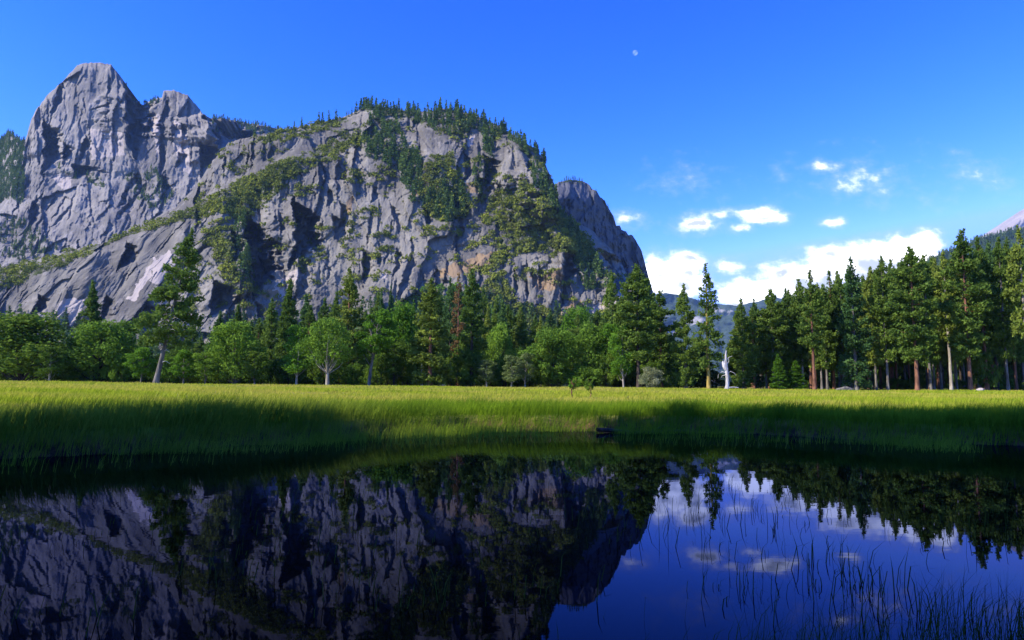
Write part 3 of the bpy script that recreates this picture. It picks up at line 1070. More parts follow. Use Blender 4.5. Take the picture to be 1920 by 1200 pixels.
def leaf_cards(C, size, r, nrm=None):
    n = len(C)
    d = r.normal(size=(n, 3))
    if nrm is not None:
        d = d + nrm * 1.1
    d /= np.linalg.norm(d, axis=1)[:, None]
    a = np.cross(d, r.normal(size=(n, 3)))
    a /= np.linalg.norm(a, axis=1)[:, None] + 1e-9
    b = np.cross(d, a)
    sz = (size * r.uniform(.6, 1.3, n))[:, None]
    V = np.empty((n, 4, 3))
    V[:, 0] = C - a * sz * .6
    V[:, 1] = C - b * sz * .38
    V[:, 2] = C + a * sz * .6
    V[:, 3] = C + b * sz * .38
    return V.reshape(-1, 3), np.arange(4 * n).reshape(-1, 4)


def conifer(seed, H=30.0, cb=.2, wid=7.5, prof='pine', dens=1.0, trunk_r=.4, lean=0.0, dead=0, gap=.07):
    """returns trunk mesh and crown mesh, base at the origin"""
    r = np.random.default_rng(seed)
    tm, cm = MB(), MB()
    zs = np.linspace(0, H, 14)
    bend = np.cumsum(r.normal(0, .05, 14))
    bend2 = np.cumsum(r.normal(0, .05, 14))
    cxs = bend * .5 + lean * zs
    cys = bend2 * .5
    cxs -= cxs[0]
    cys -= cys[0]
    rad = trunk_r * (1 - zs / H) ** .8 * (1 + .35 * np.exp(-zs / 1.2)) + .02
    V, Q = tube(np.stack([cxs, cys, zs], -1), rad, 8)
    tm.add(V, Q)
    z = cb * H
    step = .26 / dens
    while z < H - .3:
        t = (z - cb * H) / (H * (1 - cb))
        if prof == 'pine':
            L = wid / 2 * (min(1.0, .55 + 1.6 * t) * (1 - t ** 1.55) ** .9 * .95 + .05)
        elif prof == 'fir':
            L = wid / 2 * ((1 - t) ** .85 * min(1, .75 + t * 2) + .03)
        elif prof == 'column':
            L = wid / 2 * (min(1.0, .5 + 1.2 * t) * (1 - t ** 2.6) ** .85 * .95 + .05)
        else:                                                # sparse: ragged narrow top
            L = wid / 2 * ((1 - t) ** .7 * min(1, .5 + 2.2 * t) * .95 + .07)
        L *= r.uniform(.82, 1.22) * min(1.0, ((H - z) / 5.5) ** .75)
        if r.random() < gap:
            z += step * r.uniform(.4, 1.2)
            continue
        az = r.uniform(0, 2 * np.pi)
        bx = np.interp(z, zs, cxs)
        by = np.interp(z, zs, cys)
        droop = (-.28 + .62 * t) if prof != 'fir' else (-.3 + .5 * t)
        droop += r.normal(0, .1)
        s_ = np.linspace(0, 1, 4)
        hx = np.cos(az) * L * s_
        hy = np.sin(az) * L * s_
        hz = droop * L * s_ + .16 * L * s_ ** 2
        P = np.stack([bx + hx, by + hy, z + hz], -1)
        V, Q = tube(P, [.07 * (L / 3.5) + .02, .05, .03, .01], 3)
        tm.add(V, Q)
        nt = max(5, int(L * 17 * dens))
        u = np.clip(r.beta(1.7, 1.0, nt), .08, 1)
        C = np.stack([np.interp(u, s_, P[:, k]) for k in range(3)], -1)
        spread = .16 + .3 * L * .22 * (1.15 - u)
        side = np.array([-np.sin(az), np.cos(az), 0])
        C += side[None] * (r.normal(0, 1, nt) * spread * 1.7)[:, None]
        C[:, 2] += r.normal(0, .3, nt) + .05
        al = np.array([np.cos(az), np.sin(az), .2]) * .9
        for rep in range(3):
            V, Tr = tri_cards(C + r.normal(0, .12, C.shape), .44, r, .5, al, .42)
            cm.add(V, None, Tr)
        z += step * r.uniform(.5, 1.5) * (.75 if prof in ('fir', 'column') else 1.0)
    # leader
    C = np.stack([np.full(26, np.interp(H, zs, cxs)), np.full(26, cys[-1]), H - np.linspace(0, 2.2, 26)], -1) + r.normal(0, .12, (26, 3))
    V, Tr = tri_cards(C, .42, r, 1.2)
    cm.add(V, None, Tr)
    return tm, cm, (zs, cxs, cys, rad)


def broadleaf(seed, H=12.0, wid=9.0, n_lobe=30, leaves=6500, leaf=.34, trunk_r=.28, lean=0.0, cb=.22, fork=1, low=True):
    r = np.random.default_rng(seed)
    tm, cm = MB(), MB()
    zs = np.linspace(0, H * .8, 9)
    tx = lean * zs + np.cumsum(r.normal(0, .08, 9))
    ty = np.cumsum(r.normal(0, .08, 9))
    tx -= tx[0]
    ty -= ty[0]
    V, Q = tube(np.stack([tx, ty, zs], -1), trunk_r * (1 - zs / (H * .86)) + .03, 7)
    tm.add(V, Q)
    lobes = []
    for k in range(n_lobe):
        t = (k + r.random()) / n_lobe
        zc = H * (cb + (1 - cb) * (.12 + .8 * t))
        rr = wid / 2 * math.sin(math.pi * min(1, (.18 + .74 * t))) ** .7
        a = k * 2.4 + r.uniform(-.5, .5)
        q = rr * r.uniform(.3, 1.0)
        c = np.array([np.cos(a) * q + lean * zc, np.sin(a) * q, zc])
        sz = wid * r.uniform(.085, .19)
        lobes.append((c, sz))
        # limb
        zb = max(H * cb * .6, zc - q * r.uniform(.7, 1.4) - .4)
        b0 = np.array([np.interp(zb, zs, tx), np.interp(zb, zs, ty), zb])
        mid = (b0 + c) / 2 + np.array([0, 0, -.15 * q]) + r.normal(0, .12, 3)
        V, Q = tube([b0, mid, c], [trunk_r * .34, trunk_r * .22, .03], 5)
        tm.add(V, Q)
    if fork > 1:
        for sgn in (-1, 1):
            V, Q = tube([(0, 0, H * .18), (sgn * wid * .09, .1, H * .34), (sgn * wid * .2, 0, H * .62)], [trunk_r * .8, trunk_r * .6, .06], 6)
            tm.add(V, Q)
    tot = sum(s ** 2 for c, s in lobes)
    for c, sz in lobes:
        n = max(30, int(leaves * sz ** 2 / tot))
        d = r.normal(size=(n, 3))
        d /= np.linalg.norm(d, axis=1)[:, None]
        rad = sz * (.45 + .62 * r.random(n) ** .6) * (1 + .35 * vnoise(d[:, 0] * 2.2 + c[0], d[:, 1] * 2.2 + d[:, 2] * 2.2, seed))
        C = c + d * rad[:, None] * np.array([1.1, 1.1, .82])
        if low:
            C[:, 2] = np.maximum(C[:, 2], .15)
        V, Q = leaf_cards(C, leaf, r, d)
        cm.add(V, Q)
    return tm, cm


CON = {}      # kind -> list of (trunk mesh, crown mesh, height, width)


def reg(kind, tm, cm, H, wd, bark='bark_grey', leafm='pine'):
    CON.setdefault(kind, []).append((tm.mesh(kind + '_trunk', M[bark], True), cm.mesh(kind + '_crown', M[leafm]), H, wd))


for sd_ in (1, 2):
    a, b_, _ = conifer(100 + sd_, 30, .05, 9, 'pine', 1.0, .4)
    reg('pine_low', a, b_, 30, 9)
    a, b_, _ = conifer(110 + sd_, 30, .22, 8, 'column', 1.0, .34, gap=.1)
    reg('pine_mid', a, b_, 30, 8)
    a, b_, _ = conifer(120 + sd_, 30, .36, 7.5, 'pine', .95, .38)
    reg('pine_high', a, b_, 30, 7.5)
    a, b_, _ = conifer(130 + sd_, 28, .04, 8, 'fir', 1.15, .42, gap=.06)
    reg('fir', a, b_, 28, 8)
    a, b_, _ = conifer(140 + sd_, 30, .16, 7.5, 'sparse', .8, .42, gap=.22)
    reg('pine_sparse', a, b_, 30, 7.5)
a, b_, _ = conifer(151, 30, .2, 6, 'sparse', .6, .4, gap=.25)
reg('dying', a, b_, 30, 6)
for sd_ in (1, 2, 3):
    a, b_ = broadleaf(200 + sd_, 12, 9, 44, 9000, cb=.04)
    reg('broad', a, b_, 12, 9)
    a, b_ = broadleaf(210 + sd_, 12, 5.5, 27, 5000, .3, .16, cb=.12)
    reg('slim', a, b_, 12, 5.5)
a, b_ = broadleaf(221, 12, 9.5, 30, 6500, .34, .34, cb=.3, fork=2)
reg('forked', a, b_, 12, 9.5)
a, b_ = broadleaf(222, 14, 6.5, 18, 5000, .34, .26, lean=-.12, cb=.35)
reg('leaning', a, b_, 14, 6.5)
a, b_ = broadleaf(223, 3, 4.2, 22, 4200, .16, .06, cb=.02)
reg('bush', a, b_, 3, 4.2)
a, b_ = broadleaf(224, 2, 1.2, 9, 900, .1, .035, cb=.42)
reg('sapling', a, b_, 2, 1.2)


cnt = {}


def base_point(px, D):
    x, _ = ray(px, 724)
    X = x * D
    return X, D, float(ground_z(np.array([X]), np.array([D]))[0]) - .08


def tree(name, kind, px, ytop, D, wpx, label, leafm=None, bark=None, group=None, cat='tree', parts=True):
    X, Y, Z = base_point(px, D)
    k = cnt.get(kind, 0)
    cnt[kind] = k + 1
    var = CON[kind][k % len(CON[kind])]
    _, el = ray(px, ytop)
    Htree = max(.6, EYE + el * D - Z)
    wid = wpx / F * D
    root = bpy.data.objects.new(name, None)
    root.empty_display_size = .5
    root.location = (X, Y, Z)
    root.rotation_euler = (0, 0, (k * 2.399 + px * .013) % 6.283)
    root.scale = (wid / var[3], wid / var[3], Htree / var[2])
    col.objects.link(root)
    tag(root, label, cat, group)
    tr_ = link('trunk', var[0], root)
    cr_ = link('crown', var[1], root)
    for o, mm in ((tr_, bark), (cr_, leafm)):
        if mm:
            o.material_slots[0].link = 'OBJECT'
            o.material_slots[0].material = M[mm]
    return root


# --- the front rows, from one end of the meadow to the other
TREES = [
    # name, kind, base px, top py, distance, crown width px, label, leaf, bark
    ('broadleaf_tree', 'broad', 40, 584, 150, 185, 'big round-crowned dark green tree at the meadow end below the smooth slabs', 'leaf_dark', 'bark_dark'),
    ('sapling_tree', 'slim', 92, 648, 142, 46, 'slender young tree with a thin bare pale trunk in front of the round-crowned tree', 'leaf_dark', 'bark_pale'),
    ('conifer_tree', 'fir', 163, 526, 185, 66, 'lone spire-shaped dark conifer standing out against the pale smooth slabs', 'pine', 'bark_dark'),
    ('broadleaf_tree', 'broad', 185, 600, 155, 112, 'leafy medium green tree directly below the lone dark conifer', 'leaf_mid', 'bark_dark'),
    ('conifer_tree', 'pine_low', 122, 632, 172, 46, 'short dark conifer squeezed between the round tree and the leafy green tree', 'fir', 'bark_dark'),
    ('broadleaf_tree', 'slim', 226, 594, 168, 62, 'thin-topped pale green tree beside the leafy green tree', 'leaf_mid', 'bark_grey'),
    ('broadleaf_tree', 'slim', 263, 648, 150, 52, 'small bright green tree at the foot of the leaning pine, on its outer side', 'leaf_bright', 'bark_grey'),
    ('broadleaf_tree', 'slim', 343, 654, 150, 48, 'small bright green tree just past the leaning pine trunk', 'leaf_bright', 'bark_grey'),
    ('broadleaf_tree', 'slim', 384, 657, 150, 50, 'small green tree between the bright little tree and the broad leafy clump', 'leaf_mid', 'bark_grey'),
    ('conifer_tree', 'pine_low', 408, 586, 186, 48, 'dim conifer below the dark arched alcove in the cliff', 'fir', 'bark_dark'),
    ('conifer_tree', 'fir', 441, 570, 184, 50, 'pointed conifer behind the broad leafy clump beyond the leaning pine', 'pine', 'bark_dark'),
    ('broadleaf_tree', 'broad', 440, 602, 153, 96, 'broad bright leafy tree halfway between the leaning pine and the forked tree', 'leaf_mid', 'bark_grey'),
    ('broadleaf_tree', 'slim', 478, 655, 150, 54, 'low green tree at the edge of the grass before two dark conifers', 'leaf_dark', 'bark_grey'),
    ('conifer_tree', 'pine_low', 505, 560, 180, 54, 'dark bushy conifer beside the tall pointed fir under the shadowed cleft', 'pine', 'bark_dark'),
    ('conifer_tree', 'fir', 538, 523, 170, 64, 'tall pointed dark fir rising under the shadowed cleft of the cliff', 'pine', 'bark_red'),
    ('broadleaf_tree', 'slim', 556, 606, 147, 66, 'light green tree with a slim crooked trunk next to the forked tree', 'leaf_bright', 'bark_pale'),
    ('conifer_tree', 'fir', 579, 572, 196, 44, 'small far conifer peeping above the light green crooked tree', 'pine', 'bark_dark'),
    ('conifer_tree', 'fir', 627, 546, 190, 46, 'narrow conifer showing above the forked tree crown', 'pine', 'bark_dark'),
    ('broadleaf_tree', 'forked', 614, 598, 143, 100, 'spreading green tree with a forked pale trunk at the grass edge', 'leaf_mid', 'bark_pale'),
    ('pine_tree', 'pine_low', 652, 502, 164, 80, 'tall shaggy pine with a reddish trunk above the leaning leafy tree', 'pine_warm', 'bark_red'),
    ('broadleaf_tree', 'leaning', 692, 580, 147, 82, 'bright leafy tree with a bare curved trunk leaning away from the brown-trunked pine', 'leaf_bright', 'bark_grey'),
    ('conifer_tree', 'fir', 712, 541, 212, 30, 'thin far conifer, first of a pair against the grey wall', 'fir', 'bark_dark'),
    ('conifer_tree', 'fir', 730, 534, 214, 28, 'thin far conifer, taller of a pair against the grey wall', 'fir', 'bark_dark'),
    ('broadleaf_tree', 'broad', 752, 566, 166, 76, 'bright yellow-green leafy tree beside the big red-trunked pine', 'leaf_bright', 'bark_dark'),
    ('broadleaf_tree', 'slim', 738, 640, 152, 56, 'shaded green tree with a dark straight trunk under the yellow-green crown', 'leaf_dark', 'bark_dark'),
    ('pine_tree', 'pine_low', 806, 522, 148, 92, 'big full pine with a stout red trunk and a brown dead bough', 'pine_warm', 'bark_red'),
    ('pine_tree', 'pine_high', 791, 600, 152, 40, 'thin pine with a whitish trunk close beside the stout red trunk', 'pine', 'bark_pale'),
    ('conifer_tree', 'pine_low', 843, 520, 190, 44, 'dark conifer between the big full pine and the brown dying one', 'fir', 'bark_dark'),
    ('conifer_tree', 'dying', 858, 512, 168, 36, 'brown dying conifer with rusty needles before the cliff', 'dead_needles', 'bark_red'),
    ('conifer_tree', 'pine_low', 884, 506, 154, 74, 'massive dark conifer with deep shade beneath, next to the brown dying one', 'pine', 'bark_dark'),
    ('conifer_tree', 'fir', 914, 572, 188, 40, 'yellowish young conifer just past the massive dark one', 'pine_warm', 'bark_grey'),
    ('conifer_tree', 'fir', 942, 562, 186, 46, 'deep green conifer behind the leafy tree and the pale aspen', 'fir', 'bark_dark'),
    ('conifer_tree', 'fir', 976, 572, 190, 46, 'slim green conifer under the columned part of the cliff', 'pine_warm', 'bark_grey'),
    ('broadleaf_tree', 'broad', 938, 606, 164, 62, 'dark green leafy tree behind the pale little aspens', 'leaf_mid', 'bark_dark'),
    ('broadleaf_tree', 'slim', 913, 672, 150, 42, 'little pale green tree at the grass edge by the massive dark conifer', 'leaf_pale', 'bark_pale'),
    ('aspen_tree', 'slim', 959, 664, 147, 44, 'pale grey-green aspen with a thin white stem', 'leaf_pale', 'bark_pale'),
    ('aspen_tree', 'slim', 985, 658, 150, 36, 'narrow pale aspen close to the round leafy pair', 'leaf_pale', 'bark_pale'),
    ('conifer_tree', 'fir', 1014, 592, 186, 40, 'yellow-green conifer peak behind the first round leafy tree', 'pine_warm', 'bark_grey'),
    ('broadleaf_tree', 'broad', 1036, 614, 154, 98, 'wide round leafy tree with a dark hollow under its crown', 'leaf_mid', 'bark_dark'),
    ('broadleaf_tree', 'broad', 1082, 576, 225, 84, 'vivid green tree on the slope above the round leafy pair', 'leaf_bright', 'bark_dark'),
    ('broadleaf_tree', 'broad', 1106, 604, 158, 76, 'tall rounded leafy tree behind the two meadow saplings', 'leaf_mid', 'bark_dark'),
    ('broadleaf_tree', 'slim', 1146, 600, 156, 60, 'light green tree between the rounded leafy tree and the pale-stemmed one', 'leaf_bright', 'bark_grey'),
    ('conifer_tree', 'fir', 1158, 598, 176, 48, 'light green pyramid-shaped conifer in front of the dark pines', 'pine_warm', 'bark_grey'),
    ('broadleaf_tree', 'slim', 1169, 606, 147, 56, 'bright green tree with a pale stem by the pine with a blackened base', 'leaf_bright', 'bark_pale'),
    ('pine_tree', 'pine_low', 1150, 512, 182, 66, 'bushy dark pine behind the light pyramid conifer below the shadowed cliff', 'pine', 'bark_dark'),
    ('pine_tree', 'pine_mid', 1197, 496, 145, 80, 'tall pine with a blackened lower trunk where the cliff meets the clouds', 'pine', 'bark_dark'),
    ('pine_tree', 'pine_low', 1217, 526, 160, 60, 'full pine pressed close behind the blackened-trunk pine', 'pine', 'bark_red'),
    ('pine_tree', 'pine_mid', 1240, 545, 156, 64, 'shorter dense pine with a red trunk behind the whitish bush', 'pine', 'bark_red'),
    ('bush', 'bush', 1222, 690, 138, 46, 'pale whitish-green bush on the grass below the dense pines', 'leaf_white', 'bark_grey'),
    ('young_conifer', 'fir', 1252, 704, 140, 15, 'tiny conifer beside the pale whitish bush', 'pine', 'bark_grey'),
    ('pine_tree', 'pine_low', 1286, 532, 146, 60, 'brownish-green pine with a forked bare tip standing alone against the cloud', 'pine', 'bark_grey'),
    ('pine_tree', 'pine_sparse', 1329, 494, 139, 62, 'tallest lone pine with a yellow lichen trunk and see-through top', 'pine', 'bark_yellow'),
    ('pine_tree', 'pine_low', 1316, 625, 175, 56, 'low shaded pine behind the yellow-trunked lone pine', 'pine', 'bark_dark'),
    ('pine_tree', 'pine_low', 1394, 560, 145, 58, 'conical pine just past the bare white snag', 'pine', 'bark_grey'),
    ('pine_tree', 'pine_low', 1419, 560, 158, 46, 'darker conical pine, second past the bare white snag', 'fir', 'bark_grey'),
    ('pine_tree', 'pine_mid', 1452, 540, 150, 58, 'pine with blunt twin tips above the little bright conifer', 'pine', 'bark_grey'),
    ('pine_tree', 'pine_low', 1479, 540, 166, 48, 'dark shaded pine behind the two little bright conifers', 'fir', 'bark_dark'),
    ('young_conifer', 'fir', 1461, 664, 140, 38, 'small bright green conical conifer at the grass edge', 'leaf_bright', 'bark_grey'),
    ('young_conifer', 'fir', 1493, 676, 141, 42, 'small bright green dense conifer, squatter than its conical twin', 'leaf_bright', 'bark_grey'),
    ('pine_tree', 'pine_mid', 1506, 523, 154, 50, 'pine with a pale bare trunk just before the big red trunk', 'pine', 'bark_pale'),
    ('pine_tree', 'pine_high', 1527, 508, 136, 58, 'pine on a big straight brick-red trunk bare for half its height', 'pine', 'bark_red'),
    ('pine_tree', 'pine_mid', 1548, 540, 158, 48, 'pine with a slim pinkish trunk just past the big brick-red trunk', 'pine', 'bark_red'),
    ('pine_tree', 'pine_sparse', 1564, 506, 152, 46, 'thin see-through pine tip between the brick-red trunk pine and the dense cone', 'pine', 'bark_red'),
    ('pine_tree', 'pine_mid', 1580, 508, 160, 50, 'blunt pine close behind the dense dark cone-shaped pine', 'pine', 'bark_grey'),
    ('pine_tree', 'pine_low', 1606, 484, 138, 74, 'dense dark cone-shaped pine with foliage almost to the grass', 'fir', 'bark_grey'),
    ('pine_tree', 'pine_mid', 1629, 515, 150, 44, 'narrow pine on a thin trunk right past the dense cone-shaped pine', 'pine', 'bark_red'),
    ('pine_tree', 'pine_mid', 1643, 500, 146, 48, 'warm green pine with a slightly curved thin trunk', 'pine_warm', 'bark_grey'),
    ('pine_tree', 'pine_mid', 1665, 480, 138, 54, 'pine with a long straight grey-pink trunk seen through its boughs', 'pine', 'bark_grey'),
    ('pine_tree', 'pine_mid', 1682, 486, 156, 46, 'pine on a thin tilted trunk before the thickest trunk', 'pine', 'bark_red'),
    ('pine_tree', 'pine_mid', 1720, 462, 127, 84, 'broad pine on the thickest orange-red leaning trunk', 'pine', 'bark_red'),
    ('pine_tree', 'pine_mid', 1745, 478, 140, 58, 'pine on a leaning grey trunk next to the thickest red trunk', 'pine', 'bark_grey'),
    ('pine_tree', 'pine_mid', 1760, 480, 150, 52, 'dense pine whose trunk hides behind low boughs near the leaning grey trunk', 'pine', 'bark_red'),
    ('pine_tree', 'pine_high', 1784, 468, 138, 56, 'pine with a pale pinkish mid trunk under the highest crown', 'pine_warm', 'bark_pale'),
    ('pine_tree', 'pine_mid', 1820, 431, 129, 82, 'highest pine of the stand with a ragged dark tip', 'pine', 'bark_red'),
    ('pine_tree', 'pine_low', 1851, 444, 133, 70, 'full pine with an orange trunk base and long level lower boughs', 'pine', 'bark_red'),
    ('pine_tree', 'pine_mid', 1870, 452, 150, 50, 'dark pine with a blunt top below the pale granite dome', 'fir', 'bark_dark'),
    ('pine_tree', 'pine_mid', 1890, 446, 132, 56, 'pine on a grey-brown trunk leaning under the pale granite dome', 'pine', 'bark_grey'),
    ('pine_tree', 'pine_mid', 1906, 446, 140, 52, 'pine with straight reddish stem one short of the picture edge', 'pine', 'bark_red'),
    ('pine_tree', 'pine_high', 1930, 425, 124, 62, 'pine with a tall bare pale trunk at the picture edge', 'pine_warm', 'bark_pale'),
]
for nm, kd, px, yt, D, wp, lb, lf, bk in TREES:
    tree(nm, kd, px, yt, D, wp, lb, lf, bk)

# --- the leaning pine with dead branch stubs
a, b_, info = conifer(305, 30, .27, 12, 'fir', .9, .46, lean=.19, gap=.16)
zs, cxs, cys, rad = info
X, Y, Z = base_point(291, 138)
root = bpy.data.objects.new('pine_tree', None)
root.location = (X, Y, Z)
_, el = ray(345, 428)
s_ = (EYE + el * 138 - Z) / 30
root.scale = (s_, s_, s_)
col.objects.link(root)
tag(root, 'big leaning pine with bare pale lower trunk and dead branch stubs', 'tree')
link('trunk', a.mesh('leaning_trunk', M['bark_grey'], True), root)
link('crown', b_.mesh('leaning_crown', M['pine']), root)
r = np.random.default_rng(5)
for zz in (4.2, 6.3, 7.6, 9.4, 10.2, 11.5, 12.4, 13.3):
    L = r.uniform(1.2, 2.6)
    az = r.choice([-1, 1]) * .2 + (0 if r.random() < .75 else math.pi)
    bx = np.interp(zz, zs, cxs)
    V, Q = tube([(bx, 0, zz), (bx + math.cos(az) * L * .5, -.5, zz + .35), (bx + math.cos(az) * L, -.8 + math.sin(az), zz - .15)], [.09, .06, .02], 5)
    mb = MB()
    mb.add(V, Q)
    link('dead_branch', mb.mesh('dead_branch', M['bark_white'], True), root)

# --- the bare white snag
X, Y, Z = base_point(1363, 133)
root = bpy.data.objects.new('tree_snag', None)
root.location = (X, Y, Z)
col.objects.link(root)
tag(root, 'bare white broken dead tree trunk standing at the edge of the meadow', 'snag')
mb = MB()
zz = np.linspace(0, 7.6, 16)
rr = np.interp(zz, [0, .5, 4.4, 5.2, 7.0, 7.6], [.46, .36, .3, .24, .17, .05])
V, Q = tube(np.stack([.12 * np.sin(zz * .8) + zz * .01, zz * 0, zz], -1), rr, 10)
V += np.random.default_rng(3).normal(0, .025, V.shape)
mb.add(V, Q)
V, Q = tube([(-.1, 0, 3.9), (-.45, 0, 4.6), (-.62, 0, 5.3), (-.66, 0, 5.6)], [.34, .34, .24, .04], 8)
mb.add(V, Q)
V, Q = tube([(-.2, 0, 4.2), (-.3, -.1, 5.0), (-.25, -.1, 5.9)], [.3, .22, .03], 6)
mb.add(V, Q)
link('trunk', mb.mesh('snag_trunk', M['bark_white'], True), root)
for pts in ([(.1, 0, 3.2), (.8, 0, 3.55), (1.5, -.2, 3.2), (1.75, -.2, 2.7)], [(-.1, 0, 3.3), (-.9, 0, 3.5), (-1.6, 0, 3.0), (-1.7, 0, 2.2)],
            [(.1, 0, 5.9), (.6, 0, 6.3), (1.25, 0, 6.55)], [(-.1, 0, 2.9), (-.8, .2, 2.7), (-1.2, .2, 2.0)], [(.1, 0, 2.7), (.6, 0, 2.5), (.75, 0, 1.8)],
            [(.1, 0, 4.9), (.5, -.1, 5.5), (.45, -.1, 6.1)]):
    mb = MB()
    V, Q = tube(pts, np.linspace(.09, .025, len(pts)), 6)
    mb.add(V, Q)
    link('dead_branch', mb.mesh('snag_branch', M['bark_white'], True), root)

# --- two saplings out on the grass
tree('sapling_tree', 'sapling', 1076, 704, 52, 23, 'small sapling with a flat bushy crown alone on the meadow grass', 'leaf_bright', 'bark_red', None, 'sapling')
tree('sapling_tree', 'sapling', 1104, 707, 50, 18, 'small sapling with a tall thin crown beside the flat-topped one', 'leaf_mid', 'bark_red', None, 'sapling')

# --- pines deeper in the forest
r = np.random.default_rng(31)
PROF = interp([(-150, 640), (0, 640), (130, 640), (250, 640), (400, 600), (470, 572), (520, 552), (600, 560), (700, 545), (800, 540), (900, 545), (960, 572), (1050, 590), (1130, 575), (1180, 560), (1250, 590),
               (1262, 640), (1335, 650), (1345, 690), (1378, 690), (1385, 600), (1440, 565), (1500, 548), (1560, 535), (1600, 520), (1700, 492), (1800, 478), (1920, 465), (2100, 460)])
fx = np.concatenate([np.arange(-140, 1130, 19.0), np.arange(1130, 1380, 24.0), np.arange(1385, 2080, 13.0)])
for i, px in enumerate(fx):
    px = px + r.uniform(-9, 9)
    D = r.uniform(185, 250) if px < 1130 else r.uniform(160, 225)
    yt = PROF(px) + r.uniform(-6, 34)
    kd = r.choice(['pine_low', 'fir', 'pine_mid', 'pine_low']) if px < 1385 else r.choice(['pine_mid', 'pine_mid', 'pine_high', 'pine_low'])
    zone = ('dim conifer deep in the wood behind the leafy trees under the cliff', 'conifers deep in the wood under the cliff') if px < 1250 else \
           ('dark pine deep in the tall stand behind the front trunks', 'pines deep in the tall stand')
    tree('pine_tree' if px > 1250 else 'conifer_tree', str(kd), px, yt, D, r.uniform(42, 60), zone[0], str(r.choice(['pine', 'fir', 'pine'])), str(r.choice(['bark_dark', 'bark_grey', 'bark_red'])), zone[1])
for i in range(46):
    px = 1385 + i * 15 + r.uniform(-6, 6)
    tree('pine_tree', str(r.choice(['pine_low', 'fir'])), px, r.uniform(575, 650), r.uniform(205, 260), r.uniform(44, 62), 'young dark pine deep in the gloom of the tall stand', 'fir', 'bark_dark', 'young pines deep in the tall stand')
for i in range(44):
    px = 1385 + i * 14 + r.uniform(-8, 8)
    tree('pine_tree', 'pine_mid', px, PROF(px) + r.uniform(-10, 22), r.uniform(146, 168), r.uniform(40, 54), 'slender pine in the second rank of the tall stand', str(r.choice(['pine', 'pine_warm'])), str(r.choice(['bark_red', 'bark_grey'])), 'pines in the second rank')
# leafy understorey
for i in range(110):
    px = r.uniform(-120, 1330)
    if 270 < px < 310:
        continue
    D = r.uniform(152, 180)
    tree('understorey_shrub', 'bush', px, r.uniform(640, 702), D, r.uniform(40, 74), 'low leafy shrub in the shade under the trees at the meadow edge', str(r.choice(['leaf_dark', 'leaf_dark', 'leaf_dark', 'leaf_mid'])), 'bark_dark', 'shrubs under the trees', 'shrub')
for i in range(18):
    px = r.uniform(1385, 1990)
    tree('understorey_shrub', 'bush', px, r.uniform(706, 720), r.uniform(150, 175), r.uniform(28, 46), 'low shrub in the gloom between the pine trunks', 'leaf_dark', 'bark_dark', 'shrubs among the pine trunks', 'shrub')

# --- pines on the near side of the pond (they cast the shade on its banks)
r = np.random.default_rng(77)
sh = np.array([-sun_vec.x, -sun_vec.y]) / sun_vec.z
slope = sh[1] / sh[0]
spots = []
for k in range(2):
    for cc in np.arange(5, 21.2, 1.35):                    # streaks of shade along the banks and over the pond
        xb = np.interp(cc, [5, 6, 10, 13.7, 19.6, 21.6, 24], [24, 22, 16, 12, 8, 6, 1.5])
        spots.append((xb - 30 - 7 * k + r.uniform(-3, 3), cc - k * 1.5, r.uniform(31, 37), 1.15))
spots += [(-43, 29.5, 34, .45), (-47, 30.2, 33, .4), (-15, -7, 34, 1.2), (-12, -9, 33, 1.2), (-9, -12, 34, 1.2)]
for i, (X, cc, H, q) in enumerate(spots):
    Y = cc + slope * X
    if math.hypot(X, Y) < 13 or (Y > -3 and X > -.75 * Y - 9):
        continue
    kd = ('pine_low', 'fir', 'pine_low', 'pine_mid')[i % 4]
    k = cnt.get(kd, 0)
    cnt[kd] = k + 1
    var = CON[kd][k % len(CON[kd])]
    root = bpy.data.objects.new('pine_tree', None)
    root.location = (X, Y, float(ground_z(np.array([X]), np.array([Y]))[0]) - .1)
    root.rotation_euler = (0, 0, i * 1.7)
    root.scale = (q, q, H / var[2])
    col.objects.link(root)
    tag(root, 'tall pine on the near shore of the pond, shading the water', 'tree', 'pines on the near shore')
    link('trunk', var[0], root)
    link('crown', var[1], root)

# ---------------------------------------------------------------- growth on the cliffs
def lod_conifer(seed, H=16.0, wd=6.0, n=80):
    r = np.random.default_rng(seed)
    t = r.random(n) ** 1.25
    a = r.uniform(0, 2 * np.pi, n)
    rad = wd / 2 * (1 - t) ** .85 * r.uniform(.55, 1.1, n)
    C = np.stack([np.cos(a) * rad, np.sin(a) * rad, H * (.05 + .93 * t)], -1)
    al = np.stack([np.cos(a), np.sin(a), np.full(n, .25)], -1) * 1.2
    V, Tr = tri_cards(C, 2.1, r, .3, al, .45)
    w_ = .22
    S = np.array([[-w_, 0, -.6], [w_, 0, -.6], [0, 0, H * 1.0], [0, -w_, -.6], [0, w_, -.6]])
    Tr = np.concatenate([Tr, np.array([[0, 1, 2], [3, 4, 2]]) + len(V)])
    return np.concatenate([V, S]), Tr


def lod_bush(seed, n=42, rad=3.6, size=1.5):
    r = np.random.default_rng(seed)
    d = r.normal(size=(n, 3))
    d /= np.linalg.norm(d, axis=1)[:, None]
    d[:, 2] = np.abs(d[:, 2]) * 1.0 - .15
    lump = 1 + .4 * vnoise(d[:, 0] * 2 + seed, d[:, 1] * 2 + d[:, 2], seed)
    C = d * (rad * (.55 + .45 * r.random(n)) * lump)[:, None] * np.array([1.0, 1.0, 1.05])
    V, Q = leaf_cards(C, size, r, d)
    return V, Q


